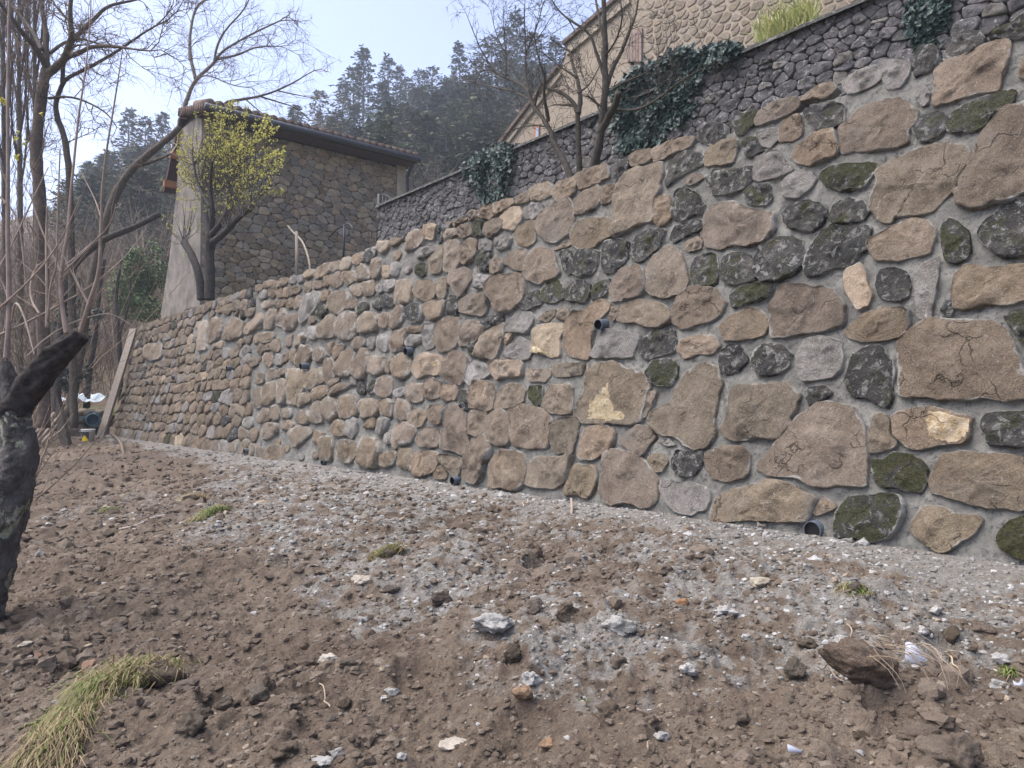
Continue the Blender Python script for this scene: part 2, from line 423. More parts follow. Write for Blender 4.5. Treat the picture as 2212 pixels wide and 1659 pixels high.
# ------------------------------------------------------------------ outlines of the stones, traced region by region
REG = {'A': (1920, 0, 3.45625), 'B': (1920, 480, 3.45625), 'C': (1920, 960, 3.45625), 'D': (1280, 360, 3.45625), 'E': (1280, 840, 3.45625),
       'H': (1600, 120, 4.6083), 'J': (1000, 400, 4.6083), 'K': (1000, 700, 4.6083), 'L': (1000, 960, 4.6083),
       'M': (640, 560, 5.53), 'N': (640, 820, 5.53), 'O': (800, 980, 6.9125), 'P': (240, 720, 3.45625)}
def reg_u(r, x, y):
    x0, y0, k = REG[r]
    return ((x0 + x / k) / 1.15732, (y0 + y / k) / 1.15732)
TRACED = """
A m 1920,300 1990,230 2090,200 2212,90 2300,180 2300,300 2100,330 1925,330
A d 1545,350 1600,290 1720,265 1820,270 1860,320 1840,380 1740,450 1600,490 1550,480
A d 1265,470 1300,410 1400,372 1460,400 1460,500 1430,590 1350,620 1260,645 1255,560
A g 970,520 1060,505 1140,520 1215,530 1215,600 1180,690 1130,750 1020,750 985,690 975,600
A g 625,700 720,640 850,580 930,565 968,600 970,690 880,745 760,795 690,795
A t 275,855 360,780 450,725 540,705 580,750 530,820 470,850 350,850 280,870
A d 300,950 440,900 560,870 650,920 665,1050 560,1090 420,1115 350,1040
A t 90,1140 130,1040 240,985 290,1020 290,1160 210,1210 95,1225
A t 365,1180 400,1140 560,1110 590,1200 605,1300 560,1350 400,1410 350,1420 260,1410 215,1340 240,1270 330,1205
A t 610,1260 640,1140 710,1000 800,920 980,880 1130,865 1230,905 1275,960 1250,1060 1190,1130 1200,1200 1100,1265 900,1290 650,1330
A g 1270,750 1350,720 1400,800 1380,900 1320,915 1280,850
A t 1450,620 1560,520 1700,480 1800,430 2000,350 2090,390 2080,500 2030,620 2020,700 1960,780 1840,790 1700,840 1550,880 1460,905
A t 2160,640 2200,480 2290,430 2290,680 2200,665
A m 1580,960 1760,880 1900,830 2060,780 2130,790 2100,900 1960,980 1880,1090 1800,1115 1560,1130
A d 1240,1090 1290,1010 1450,960 1540,990 1530,1100 1480,1160 1390,1225 1310,1220
A t 1615,1640 1650,1540 1745,1380 1830,1200 1950,1000 2060,930 2290,925 2290,1620 2110,1720 1900,1770 1780,1785 1640,1730
A t 960,1500 1100,1400 1300,1300 1450,1260 1640,1270 1720,1330 1700,1450 1620,1560 1600,1640 1480,1750 1430,1830 1260,1850 1100,1850 1100,1900 1000,1900 940,1800 930,1700
A m 440,1520 500,1450 620,1420 880,1400 930,1430 880,1540 790,1620 650,1650 500,1600
H t 1375,720 1480,640 1600,600 1780,560 1835,590 1835,680 1700,760 1500,840 1330,890 1325,830
H g 1340,1260 1500,1190 1620,1200 1720,1330 1750,1400 1600,1470 1400,1530 1310,1500
H g 1640,1560 1760,1440 1950,1400 2020,1500 1960,1600 1800,1720 1660,1700
H d 680,920 730,905 780,880 900,860 970,880 960,980 920,1040 840,1110 760,1100 680,1080
H m 1035,830 1110,770 1250,725 1370,720 1330,850 1250,910 1180,1000 1120,990 1050,900
H d 1175,1060 1210,1020 1340,1030 1390,1130 1430,1180 1330,1230 1220,1250 1180,1150
H g 1350,980 1440,930 1580,920 1580,1060 1480,1150 1410,1130 1360,1030
H t 745,1210 820,1110 930,1060 1100,1050 1120,1080 1070,1300 950,1330 760,1355
H t 140,1170 300,1080 440,1040 590,1025 600,1080 540,1150 400,1210 280,1270 180,1305 135,1250
H d 300,1500 330,1330 450,1210 560,1190 740,1210 720,1350 600,1390 420,1500 300,1590
H t 510,1560 530,1490 640,1430 760,1480 700,1510 590,1580
H d 780,1480 840,1400 1000,1395 1200,1380 1300,1360 1290,1480 1220,1590 1130,1640 1000,1680 840,1680 800,1600
D t 1015,100 1080,50 1190,35 1210,80 1200,120 1120,170 1030,190 1010,150
D d 850,210 900,150 1000,105 1010,160 970,250 890,310 850,260
D t 555,260 640,220 790,170 835,200 830,290 760,330 650,370 570,390 555,330
D t 345,380 420,320 550,275 555,370 510,440 400,470 350,460
D t 140,410 200,350 310,325 345,370 335,440 250,485 160,490
D t 20,480 70,430 135,410 135,490 60,515 20,510
D t 530,490 600,420 720,360 770,390 750,500 690,570 550,605 535,560
D t 765,480 790,370 890,350 890,420 840,500 765,520
D t 870,520 900,380 960,260 1080,210 1270,160 1285,250 1265,400 1210,480 1195,640 1100,690 990,740 890,780 870,640
D t 1205,560 1240,470 1310,430 1355,460 1370,640 1320,690 1270,710 1210,650
D t 200,680 260,580 380,480 510,460 530,560 525,680 470,780 380,830 300,850 240,790 200,730
D t 510,760 560,670 680,640 830,640 865,720 855,790 750,840 700,890 590,905 530,860
D t 25,790 60,710 180,660 190,780 190,840 140,885 50,870
D p 0,550 60,545 90,600 80,660 0,740 -90,720 -110,640 -60,580
D g 100,570 180,500 270,520 260,580 190,640 110,640
D d 1380,560 1420,400 1470,375 1590,420 1640,500 1695,550 1690,600 1580,600 1480,650 1410,650
D d 1370,760 1400,720 1500,680 1620,655 1640,740 1500,790 1400,855 1370,820
D d 1020,960 1060,800 1180,750 1310,740 1300,800 1250,900 1130,1000 1060,1015
D d 770,1040 790,850 900,820 1000,840 990,950 960,1030 870,1100 810,1115
D d 530,1020 560,930 680,900 760,930 740,1030 690,1110 580,1140 540,1120
D d 415,960 450,910 500,910 520,1000 520,1110 480,1130 430,1060
D t 110,1000 170,930 260,890 340,920 400,1100 380,1130 300,1170 230,1200 140,1185 100,1100
J t 1190,1150 1280,1060 1420,1020 1455,1060 1430,1200 1400,1270 1320,1260 1200,1190
D t 360,900 500,830 515,860 470,890 370,915
D t 1490,850 1580,800 1640,810 1630,900 1540,925 1490,910
D t 850,1290 860,1190 940,1080 1080,1050 1130,1110 1145,1250 1090,1310 1010,1340 870,1350
D t 1165,1250 1160,1110 1220,970 1360,890 1450,930 1490,1060 1525,1180 1460,1270 1330,1320 1200,1310
D m 1545,1060 1580,970 1760,950 1770,1040 1760,1200 1680,1220 1570,1220 1540,1130
D d 1810,1060 1820,970 1960,930 2050,970 2095,1080 2100,1170 2000,1190 1860,1205 1800,1150
D m 250,1270 290,1210 400,1170 430,1220 430,1340 330,1370 260,1350
D d 440,1300 500,1210 600,1170 665,1220 650,1330 610,1370 470,1350
D d 680,1260 720,1210 830,1160 835,1260 760,1320 690,1340
D d 65,1400 100,1310 220,1260 245,1320 240,1380 120,1430
D t 905,1520 950,1400 1100,1350 1300,1380 1345,1430 1350,1530 1260,1590 1150,1580 1060,1540 950,1540
D t 830,1490 860,1410 930,1400 920,1480 870,1530
D t 1380,1460 1410,1380 1500,1240 1640,1230 1740,1250 1820,1360 1790,1470 1640,1540 1460,1595 1390,1540
D m 1885,1310 1960,1240 2080,1210 2250,1200 2230,1300 2100,1360 1900,1410
D t 1800,1580 1880,1490 2040,1430 2160,1450 2210,1560 2180,1640 2070,1680 1940,1690 1830,1690
D t 1650,760 1690,610 1730,540 1900,510 2100,580 2230,600 2240,700 2180,830 2090,870 1900,880 1780,905 1690,890
D d 1980,430 2040,370 2150,340 2220,345 2230,480 2180,520 2060,525
B d 0,430 80,400 200,390 290,420 300,500 290,600 240,700 150,740 -30,770 -105,700 -105,560 -60,470
K t 1030,150 1035,50 1130,-40 1260,-60 1385,-50 1410,60 1400,180 1375,240 1290,320 1200,365 1110,320 1070,220
K g 1210,500 1290,430 1380,380 1500,370 1520,480 1440,610 1320,600 1215,590
K t 1580,450 1650,380 1780,330 1780,400 1690,490
K t 1795,410 1830,340 1920,310 1945,380 1900,460 1800,440
E t 445,-20 480,-150 540,-200 640,-220 720,-280 830,-295 830,-220 740,-130 700,-30 680,50 670,180 560,180 480,150 450,70
K p 1520,680 1530,570 1620,520 1760,510 1870,515 1860,610 1820,680 1840,870 1760,895 1650,850 1510,820 1505,760
E g 690,140 720,80 750,0 800,-60 1070,-10 1060,70 1035,180 860,190 700,180
E d 1100,130 1130,30 1230,-50 1380,-50 1400,40 1405,130 1280,160 1160,205
E t 1415,100 1480,30 1600,-10 1750,0 1785,90 1720,150 1600,160 1490,195
E m 1165,310 1200,220 1340,190 1420,250 1415,340 1370,420 1260,425 1180,390
E d 1800,140 1860,90 1940,70 2000,130 2030,210 1960,290 1860,330 1800,270
E d 2065,250 2090,130 2170,70 2300,70 2400,130 2380,270 2250,330 2130,335
E t 560,640 640,480 650,330 700,250 870,230 1000,300 1140,370 1160,440 1110,600 1090,710 1000,745 800,735 600,735 565,690
E t 1180,740 1230,650 1380,570 1420,470 1500,330 1640,260 1770,270 1810,400 1770,520 1750,640 1740,750 1750,880 1640,945 1560,935 1380,850 1270,835
E t 1830,760 1890,640 1900,480 1980,430 2200,420 2400,440 2480,520 2430,640 2370,790 2280,870 2150,870 2000,905 1900,900 1850,850
C t 0,580 130,440 300,290 420,180 560,160 740,190 780,300 800,460 845,560 830,700 815,850 640,870 540,885 400,850 180,790 0,750 -80,700
C t 850,510 880,400 920,270 1000,250 1040,320 1045,440 1095,480 1100,530 980,580 870,585
C t 1065,270 1200,230 1330,210 1500,215 1600,265 1735,295 1730,400 1690,500 1620,515 1480,520 1300,565 1180,540 1105,470 1080,380
C d 1835,330 1870,280 2000,240 2290,240 2290,520 2080,545 1990,520 1900,530 1880,430
C t 1410,840 1440,700 1500,600 1650,580 1900,610 2080,640 2290,660 2290,1050 2150,1075 2000,1065 1800,1050 1640,990 1500,950 1430,930
C m 905,660 980,650 1080,600 1230,620 1350,700 1340,860 1300,935 1150,905 1000,890 920,850
C t -485,1110 -440,970 -380,930 -200,900 0,835 130,840 270,930 375,990 350,1100 320,1200 180,1190 0,1185 -250,1170 -420,1210 -475,1190
C t 360,1090 410,1030 490,985 560,1030 580,1070 500,1105 420,1135
C m 560,1210 590,1100 650,1040 690,980 850,965 1100,960 1180,1030 1160,1170 1100,1260 1040,1320 900,1350 760,1330 600,1320
C t 1240,1200 1300,1120 1380,1060 1500,1065 1620,1130 1830,1140 1840,1200 1780,1280 1640,1370 1590,1430 1500,1450 1400,1410 1290,1330 1240,1270
C m 1970,1350 2000,1270 2090,1170 2290,1130 2290,1520 2150,1500 2020,1430
C d 310,80 380,20 510,20 550,70 500,130 400,155 340,175
B d 650,1640 700,1550 740,1390 860,1335 980,1340 1050,1450 1075,1560 1050,1640 1060,1740 990,1840 900,1790 740,1760 690,1680
B t 1150,1600 1160,1400 1190,1240 1330,1140 1560,1120 1900,1150 2050,1230 2110,1320 2140,1500 2200,1620 2250,1780 2000,1790 1700,1770 1400,1760 1200,1770 1140,1700
B m 2040,1080 2120,1010 2290,960 2290,1330 2180,1290 2110,1200
B t 1605,770 1620,700 1690,630 1900,650 2050,640 2290,620 2290,900 2150,950 1900,960 1700,1000 1620,1000 1605,880
B d 1490,1010 1560,850 1595,820 1600,1000 1560,1080 1500,1060
B m 1500,480 1500,290 1570,230 1640,270 1720,320 1745,460 1720,560 1620,615 1520,590
B d 1800,360 1920,220 2050,90 2200,70 2290,70 2290,530 2120,550 1960,500 1850,430
B t 860,420 960,370 1090,290 1230,230 1380,250 1440,310 1400,400 1390,520 1280,550 1100,585 940,580 890,500
B d 120,190 200,110 330,70 440,80 500,170 480,260 350,340 200,310 130,260
B d 530,200 580,110 700,40 820,80 860,160 830,240 720,260 560,275
B d 305,640 350,500 430,380 550,290 700,300 840,290 870,350 820,500 760,560 720,620 600,650 420,720 320,725
B p 650,730 700,640 780,615 830,660 850,790 900,870 870,980 760,1000 700,900 655,820
B d 930,790 960,670 1100,660 1190,700 1220,790 1210,890 1100,930 960,910
B g 1270,720 1330,620 1470,580 1460,760 1420,1000 1400,1075 1290,1060 1275,900
B t 660,1210 720,1130 860,1040 980,990 1190,1010 1215,1110 1180,1230 1050,1270 900,1290 760,1285
B t 20,1100 60,960 130,830 350,800 560,840 610,920 640,1060 620,1150 500,1190 350,1210 180,1235 50,1240
B g 250,1440 330,1270 430,1240 620,1300 640,1420 620,1550 550,1610 290,1620 260,1530
E t 1120,600 1160,480 1240,480 1200,620 1150,700 1115,690
E d 1380,1060 1430,990 1500,1000 1640,990 1645,1080 1580,1190 1450,1210 1390,1140
E t 1660,1080 1690,1000 1800,960 2000,960 2050,1020 2030,1160 1980,1220 1860,1260 1740,1230
E g 1255,910 1290,870 1340,870 1400,940 1330,950
E t 920,910 980,840 1080,770 1170,790 1240,880 1160,960 1110,1040 1050,1020 980,960
E t 575,1000 590,900 640,800 740,770 870,790 870,910 830,1000 720,1050 590,1060
E t 1160,1070 1200,1020 1300,1010 1340,1080 1300,1160 1240,1180
E t 760,1340 790,1120 800,1040 850,1000 1000,1010 1130,1080 1200,1160 1260,1230 1240,1420 1180,1485 1090,1480 980,1430 860,1450 790,1420
E t 450,1370 500,1180 540,1110 700,1130 720,1200 690,1330 650,1390 560,1370
E g 1290,1330 1300,1230 1420,1260 1620,1280 1690,1330 1700,1410 1660,1500 1520,1540 1400,1510 1330,1430
E t 110,1280 130,1130 190,1050 400,1050 510,1030 490,1140 450,1270 330,1310 200,1310
E t 330,930 340,760 400,710 565,700 565,800 530,950 515,1010 380,1005
L t 1285,450 1280,330 1330,270 1500,250 1640,320 1720,400 1700,560 1660,710 1480,720 1340,710 1295,600
E t 270,560 330,440 480,415 520,470 510,660 440,670 360,670 260,620
E m 135,470 180,430 265,430 255,540 200,610 150,540
K t 1085,1460 1130,1320 1230,1210 1400,1200 1430,1260 1410,1400 1300,1450 1110,1485
E t 120,330 140,280 330,290 330,350 290,395 150,390
E t 345,330 370,240 500,230 610,230 590,330 500,350 380,355
K p 1060,1080 1060,970 1140,930 1350,920 1390,960 1380,1100 1300,1120 1190,1120 1120,1150
K d 70,440 90,310 140,270 250,290 270,360 240,460 130,490
K t 280,380 280,270 400,240 510,240 520,340 480,420 400,460 330,450
K d 530,370 540,250 580,190 680,190 682,300 640,420 560,410
K t 690,370 700,250 790,180 1010,150 1015,250 970,400 920,405 800,395
K d 935,480 1040,420 1170,410 1190,470 1100,520 980,550
K t 390,640 410,540 450,470 600,440 685,450 685,600 660,740 560,820 480,815 420,750
K t 690,720 700,540 780,480 900,490 970,560 940,640 850,720 770,750 700,760
K t 890,850 900,740 980,630 1110,550 1190,510 1190,640 1150,760 1110,880 1050,905 930,890
K g 1205,880 1280,740 1380,650 1480,720 1500,820 1480,890 1390,920 1260,900
K p 1200,720 1220,620 1290,610 1270,680 1220,750
K d 780,760 800,720 880,740 880,870 810,870
K t 90,600 90,550 240,530 250,590 180,615
K g 270,740 265,600 300,520 405,500 385,640 400,780 310,800
K g 60,750 70,680 160,630 250,640 240,720 150,770
K p 150,1060 160,960 240,860 430,870 480,900 470,1060 400,1100 340,1080 200,1130 170,1100
K t 490,1080 520,920 620,830 740,850 780,950 760,1080 710,1190 600,1190 520,1130
K g 765,1160 790,980 860,930 960,950 1040,1060 1000,1110 880,1190 810,1215
K t 80,1340 90,1210 170,1190 265,1210 265,1370 200,1410 130,1390
K t 275,1300 290,1180 360,1130 465,1170 465,1340 380,1370 300,1360
K t 475,1290 510,1210 640,1210 660,1280 640,1370 570,1400 490,1370
K d 675,1430 680,1310 720,1270 790,1290 790,1420 770,1500 700,1460
K t 800,1380 805,1270 870,1190 1010,1170 1080,1330 1070,1440 1030,1500 900,1480 805,1460
L t -60,400 -50,220 20,190 110,220 125,330 80,410
L t 100,420 150,300 270,290 295,400 260,480 200,490
L t 300,340 360,260 480,240 520,300 500,430 440,465 360,440
L t 470,720 520,560 525,300 620,250 760,320 780,480 775,600 800,710 760,780 690,790 580,760
L t 785,570 790,420 820,320 990,310 985,400 978,575 880,590
L t 990,590 1000,400 1050,330 1180,310 1265,350 1270,500 1250,670 1200,710 1080,680 1000,620
L t 190,680 230,560 300,500 430,530 465,640 440,720 340,730 230,710
L t -20,950 0,740 130,760 140,900 130,990 60,970
L t 145,1000 160,810 300,780 440,790 430,930 380,1010 270,1060 170,1050
L t 445,880 480,820 620,830 710,870 700,980 650,1070 600,1060 540,960
L t 390,1020 410,970 490,950 535,1000 530,1090 400,1090
L t 740,1060 760,850 800,740 850,630 960,600 1010,680 1050,750 1020,880 960,970 930,1090 860,1130 760,1110
L t 1030,1170 1050,960 1090,840 1200,780 1360,790 1430,870 1430,1010 1400,1130 1330,1210 1200,1190
J t 1090,510 1180,460 1290,445 1320,490 1260,540 1180,590 1110,640 1090,590
J t 930,600 980,540 1060,510 1085,540 1080,640 1030,680 940,670
J t 795,640 840,580 930,580 925,640 850,680 800,700
J t 610,740 640,690 760,660 780,680 700,720 620,770
J t 515,730 560,700 610,710 560,760
J p 290,900 310,770 380,740 430,750 410,860 370,920
J t 65,1000 90,880 160,810 290,810 280,900 230,990 130,1040 70,1050
J d 415,900 440,740 480,730 500,800 470,940 440,950
J t 515,880 540,800 640,790 655,850 600,900 530,925
J t 660,850 690,770 800,740 825,800 810,860 720,905
J m 835,850 850,730 890,690 960,720 950,830 940,880 870,890
J t 970,840 980,730 1080,680 1180,690 1170,770 1110,850 1040,890
J g 1090,990 1110,900 1200,870 1290,900 1250,1000 1150,1040
J g 910,1040 920,920 990,900 1050,940 1040,1030 970,1065
J d 875,1180 910,1110 1030,1070 1030,1200 1000,1270 940,1280
J t 1035,1250 1050,1160 1130,1130 1180,1180 1160,1280 1110,1320 1040,1300
J g 850,1440 860,1340 940,1320 1025,1330 1020,1440 970,1480 880,1475
J t 335,1260 350,1120 430,1010 520,990 495,1170 490,1270 440,1300 370,1300
J t 505,1250 510,1060 560,930 670,940 695,1060 685,1170 620,1270 540,1275
J t 705,1170 710,1000 800,910 890,930 880,1060 830,1160 750,1210
J m 165,1260 190,1210 300,1200 290,1320 250,1350 190,1320
J t 550,1390 600,1280 760,1260 850,1320 800,1400 740,1530 690,1590 640,1500
J t 155,1500 220,1400 400,1400 400,1560 340,1610 260,1625 190,1570
J t 420,1470 450,1380 540,1350 540,1500 510,1590 440,1590
J g 185,1070 250,1010 390,990 400,1060 310,1110 220,1150
M t 0,930 10,860 90,840 90,910 40,945
M t 95,880 130,800 240,780 330,800 320,870 180,890
M t 325,860 340,760 450,740 440,810 370,865
M g 455,810 470,740 560,715 550,830 480,835
M g 565,770 600,710 660,720 655,800 590,820
M p 650,700 700,640 790,625 830,650 780,720 700,765
M t 810,720 850,620 960,550 1040,540 1010,660 960,730 860,755
M t 1020,640 1060,540 1180,510 1165,620 1100,680
M p 1165,610 1190,480 1300,450 1330,500 1290,600 1220,660
M t 1330,530 1350,430 1510,390 1500,480 1400,575
M d 1490,510 1520,350 1680,320 1640,440 1560,530
M p 1685,350 1720,250 1830,225 1820,320 1740,415
M t 1840,290 1880,200 2020,200 2000,240 1920,310
M g 30,1020 60,930 160,910 150,1020 100,1050
M t 165,990 180,900 300,880 285,960 240,1025
M t 290,990 300,920 370,890 365,1010 320,1030
M t 375,1010 380,890 450,880 450,1000 420,1025
M t 455,990 455,890 560,860 620,880 600,950 490,1000
M t 680,950 690,830 760,790 770,880 730,960
M t 775,870 800,790 920,790 910,880 800,920
M t 925,850 950,750 1035,710 1035,800 970,880
M t 1035,830 1060,740 1170,660 1205,680 1190,830 1110,890
M t 1215,780 1230,680 1370,640 1375,770 1270,850
M t 1385,770 1400,600 1480,550 1580,650 1580,750 1480,770 1400,800
M t 1595,700 1600,510 1670,470 1760,500 1740,640 1690,740 1620,740
M p 1750,700 1770,580 1845,580 1840,720 1790,765
M g 1855,700 1870,560 1980,530 1980,650 1940,720
M p 60,1120 130,1060 205,1070 190,1160 110,1180
M t 215,1120 240,1060 310,1060 290,1140
M t 300,1150 320,1050 415,1050 400,1130 320,1185
M t 415,1150 430,1080 515,1030 515,1140 460,1170
M t 522,1150 540,1030 590,990 670,1030 640,1130 560,1185
M g 600,1300 640,1150 720,980 800,940 890,940 895,1080 850,1170 740,1290 640,1370 605,1350
M t 905,1060 920,930 1010,920 1000,1030 930,1080
M t 1005,1100 1010,1010 1080,950 1240,930 1280,1000 1240,1150 1150,1255 1070,1220 1010,1150
M t 1315,930 1330,860 1465,820 1465,990 1370,1000
M t 1475,930 1490,810 1630,780 1645,930 1600,980 1520,1000
M g 1655,920 1680,830 1750,850 1750,950 1700,960
M g 1765,910 1790,780 1930,770 1920,880 1830,935
M t 1925,1090 1945,830 2000,790 2150,770 2150,950 2140,1100 2030,1100 1960,1130
M t 1245,1160 1250,1060 1385,1020 1385,1150 1270,1190
M m 1390,1200 1410,1090 1530,1080 1540,1180 1430,1250
M d 1620,1150 1620,1050 1700,980 1715,1170 1660,1180
M d 1725,1130 1730,1010 1800,980 1900,1010 1900,1130 1780,1160
M p 0,1450 0,1270 90,1220 110,1330 60,1440
M t 110,1440 150,1250 200,1180 300,1190 270,1350 230,1440
M t 275,1400 320,1210 380,1160 430,1250 380,1420
M t 390,1450 400,1330 490,1250 590,1240 580,1350 530,1440 430,1470
M m 825,1310 850,1150 960,1120 980,1220 900,1350
M t 735,1370 760,1280 820,1280 820,1350 760,1390
M t 865,1570 900,1380 1020,1260 1100,1270 1100,1500 1060,1560 950,1570
M g 715,1560 760,1430 860,1400 860,1570 790,1600
M t 1120,1530 1120,1370 1170,1250 1280,1210 1395,1250 1385,1500 1340,1590 1180,1600
M t 1405,1480 1420,1300 1520,1210 1690,1240 1690,1400 1660,1480 1460,1515
M t 1700,1410 1720,1260 1840,1220 1830,1390 1750,1450
M t 1850,1410 1870,1230 1970,1150 2060,1140 2030,1330 1950,1420 1880,1450
N t 0,230 0,110 80,60 180,70 260,110 220,150 100,180
N t 20,330 30,240 110,220 110,310 70,370
N t 125,330 150,220 210,210 210,290
N t 220,310 230,190 310,140 340,290 290,335
N t 420,270 430,130 500,80 490,250
N t 540,270 560,120 640,60 690,120 640,230 570,280
N t 110,480 130,370 230,340 240,470 190,540
N g 250,480 290,360 360,370 360,500 290,530
N t 370,490 380,370 440,350 430,460
N t 470,440 480,320 560,310 550,440 510,480
N t 555,520 580,380 640,230 760,270 785,330 740,440 680,510 580,545
N t 790,400 800,310 880,260 960,300 970,400 900,465 830,470
N t 1000,330 1010,220 1060,190 1055,300 1030,370
N t 1065,400 1075,260 1180,220 1220,260 1140,420 1090,440
N t 945,700 940,520 1000,420 1090,450 1090,560 1090,690 1000,760
N t 1110,640 1110,480 1190,330 1300,290 1370,360 1330,500 1320,660 1190,670
N t 1350,640 1350,480 1420,400 1470,300 1550,280 1560,420 1530,560 1490,690 1420,690
N t 1320,260 1350,130 1470,130 1525,190 1500,270 1390,295
N g 1540,270 1560,150 1650,120 1650,230 1600,290
N g 1665,250 1690,100 1820,110 1810,320 1740,310
N t 1850,270 1860,150 1960,40 2070,10 2050,180 2020,310 1890,320
N t 1555,620 1565,420 1620,390 1780,410 1795,500 1760,620 1650,650
N t 1800,610 1810,480 1870,380 1880,450 1850,620
N t 1885,600 1885,440 2000,350 2130,380 2150,500 2140,600 2040,690 1930,680
N t 170,700 180,580 240,560 290,600 300,690 210,735
N t 305,680 310,570 370,560 400,640 330,690
N t 0,780 10,600 100,640 110,750
N t 440,1030 475,800 485,600 580,570 695,600 690,760 640,880 580,950 560,1060 480,1040
N t 270,960 300,760 350,700 450,740 440,880 410,1030 330,1040
N t 80,1060 110,880 180,770 295,730 265,900 255,990 180,1060
N t 0,1100 0,830 80,830 90,920 70,1090
N t 690,820 705,680 790,560 835,580 830,780 740,860
N t 840,740 850,580 930,540 938,740 870,770
N t 570,1060 580,970 640,900 750,910 750,1010 670,1060 590,1090
N t 770,960 790,870 870,810 1000,800 980,920 900,970 800,1000
N t 1000,940 1040,830 1150,770 1280,760 1270,830 1150,880 1040,950
N t 990,770 1030,710 1160,690 1130,760 1040,810
N g 1290,790 1310,690 1390,670 1390,790
N d 1400,880 1410,750 1470,740 1510,830 1500,920 1440,920
N d 1530,870 1560,750 1640,710 1660,790 1630,900 1560,910
N t 1655,880 1680,700 1850,670 1880,780 1880,900 1790,965 1700,950
N g 1890,930 1910,850 2070,820 2050,920 1970,980
N t 925,1120 930,1010 1000,960 1100,990 1130,1080 1130,1240 1050,1290 960,1280 930,1200
N t 1140,1180 1150,960 1260,920 1400,960 1405,1100 1390,1200 1250,1260 1170,1240
N t 750,1210 770,1080 830,1020 910,1030 900,1200 925,1290 830,1320 760,1290
N t 1420,1040 1470,1000 1600,980 1700,1020 1700,1150 1660,1210 1540,1250 1450,1230
N t 1710,1100 1730,1000 1860,980 1900,1060 1880,1200 1800,1220 1730,1180
N t 1945,1160 1950,1050 2010,990 2120,1020 2140,1130 2120,1240 2030,1280 1980,1260
N t 600,1260 620,1140 730,1150 740,1290 680,1340 610,1320
N t 540,1280 560,1220 598,1230 598,1310
N t 340,1220 350,1120 470,1110 490,1190 450,1250 370,1250
N t 210,1230 210,1110 270,1070 330,1110 320,1240 260,1280
N t 50,1300 60,1180 150,1110 200,1160 190,1280 90,1330
N t 1040,1400 1060,1320 1140,1270 1220,1290 1220,1480 1080,1490
N g 1230,1460 1250,1310 1340,1230 1400,1250 1390,1440 1330,1520
N t 1500,1380 1540,1280 1620,1220 1650,1320 1640,1390
N t 500,1600 510,1420 620,1360 760,1380 790,1420 700,1530 560,1640
N t 80,1480 100,1340 200,1310 300,1340 290,1460 180,1530 100,1540
N t 350,1390 360,1290 480,1280 520,1340 470,1410
N t 780,1560 800,1470 880,1420 940,1460 905,1560 830,1600
O t 15,870 30,820 120,760 220,800 200,1000 190,1150 100,1190 20,1180
O t 290,980 320,880 430,820 590,870 640,930 620,1100 550,1190 480,1225 380,1180 310,1100
O t 650,1200 660,1000 710,830 820,780 1000,840 1045,960 1030,1120 1000,1280 850,1300 700,1260
O t 1040,1260 1060,1100 1180,1060 1300,1020 1320,1130 1250,1250 1120,1310
O t 1265,930 1265,700 1330,570 1480,530 1640,590 1680,660 1610,800 1590,870 1450,920 1310,970
O g 980,700 990,500 1080,440 1180,460 1130,620 1060,760
O g 1110,860 1130,720 1245,680 1240,880 1160,900
P p 880,530 890,400 940,270 970,330 950,450 960,530
P p 1280,370 1310,310 1400,260 1450,220 1450,300 1400,350 1300,400
P p 870,360 880,300 925,290 900,360
P t 1370,430 1420,390 1540,380 1530,450 1400,490
P t 1110,450 1130,330 1200,260 1280,300 1270,400 1180,450
P t 970,480 985,320 1040,250 1090,290 1080,420
P t 430,600 440,500 560,480 570,600 480,630
"""
PATCHES = """
E p 650,700 660,570 720,520 820,400 830,530 860,580 870,640 970,660 940,725 800,722
C p 1370,240 1500,225 1600,275 1725,300 1720,400 1640,490 1490,485 1380,430 1360,330
K p 1515,815 1515,765 1580,770 1680,830 1650,845
K p 360,1010 380,930 430,890 455,920 400,1000
"""
def parse(txt):
    out = []
    for ln in txt.strip().splitlines():
        w = ln.split()
        out.append((w[1], [reg_u(w[0], *map(float, q.split(','))) for q in w[2:]]))
    return out

# ------------------------------------------------------------------ masonry tools
def area2(p):
    return 0.5 * sum(p[i - 1][0] * p[i][1] - p[i][0] * p[i - 1][1] for i in range(len(p)))
def centroid(p):
    return (sum(q[0] for q in p) / len(p), sum(q[1] for q in p) / len(p))
def shrink(p, d):
    c = centroid(p)
    out = []
    for q in p:
        l = math.hypot(q[0] - c[0], q[1] - c[1])
        k = max(0.55, 1 - d / max(l, 1e-6))
        out.append((c[0] + (q[0] - c[0]) * k, c[1] + (q[1] - c[1]) * k))
    return out
def chaikin(p, k=0.2):
    out = []
    n = len(p)
    for i in range(n):
        a = p[i]; b = p[(i + 1) % n]
        out.append((a[0] + (b[0] - a[0]) * k, a[1] + (b[1] - a[1]) * k))
        out.append((b[0] + (a[0] - b[0]) * k, b[1] + (a[1] - b[1]) * k))
    return out
def resample(p, n):
    q = p + [p[0]]
    L = [0]
    for i in range(len(p)):
        L.append(L[-1] + math.hypot(q[i + 1][0] - q[i][0], q[i + 1][1] - q[i][1]))
    out = []; j = 0
    for k in range(n):
        t = L[-1] * k / n
        while L[j + 1] < t: j += 1
        f = (t - L[j]) / max(L[j + 1] - L[j], 1e-9)
        out.append((q[j][0] + (q[j + 1][0] - q[j][0]) * f, q[j][1] + (q[j + 1][1] - q[j][1]) * f))
    return out
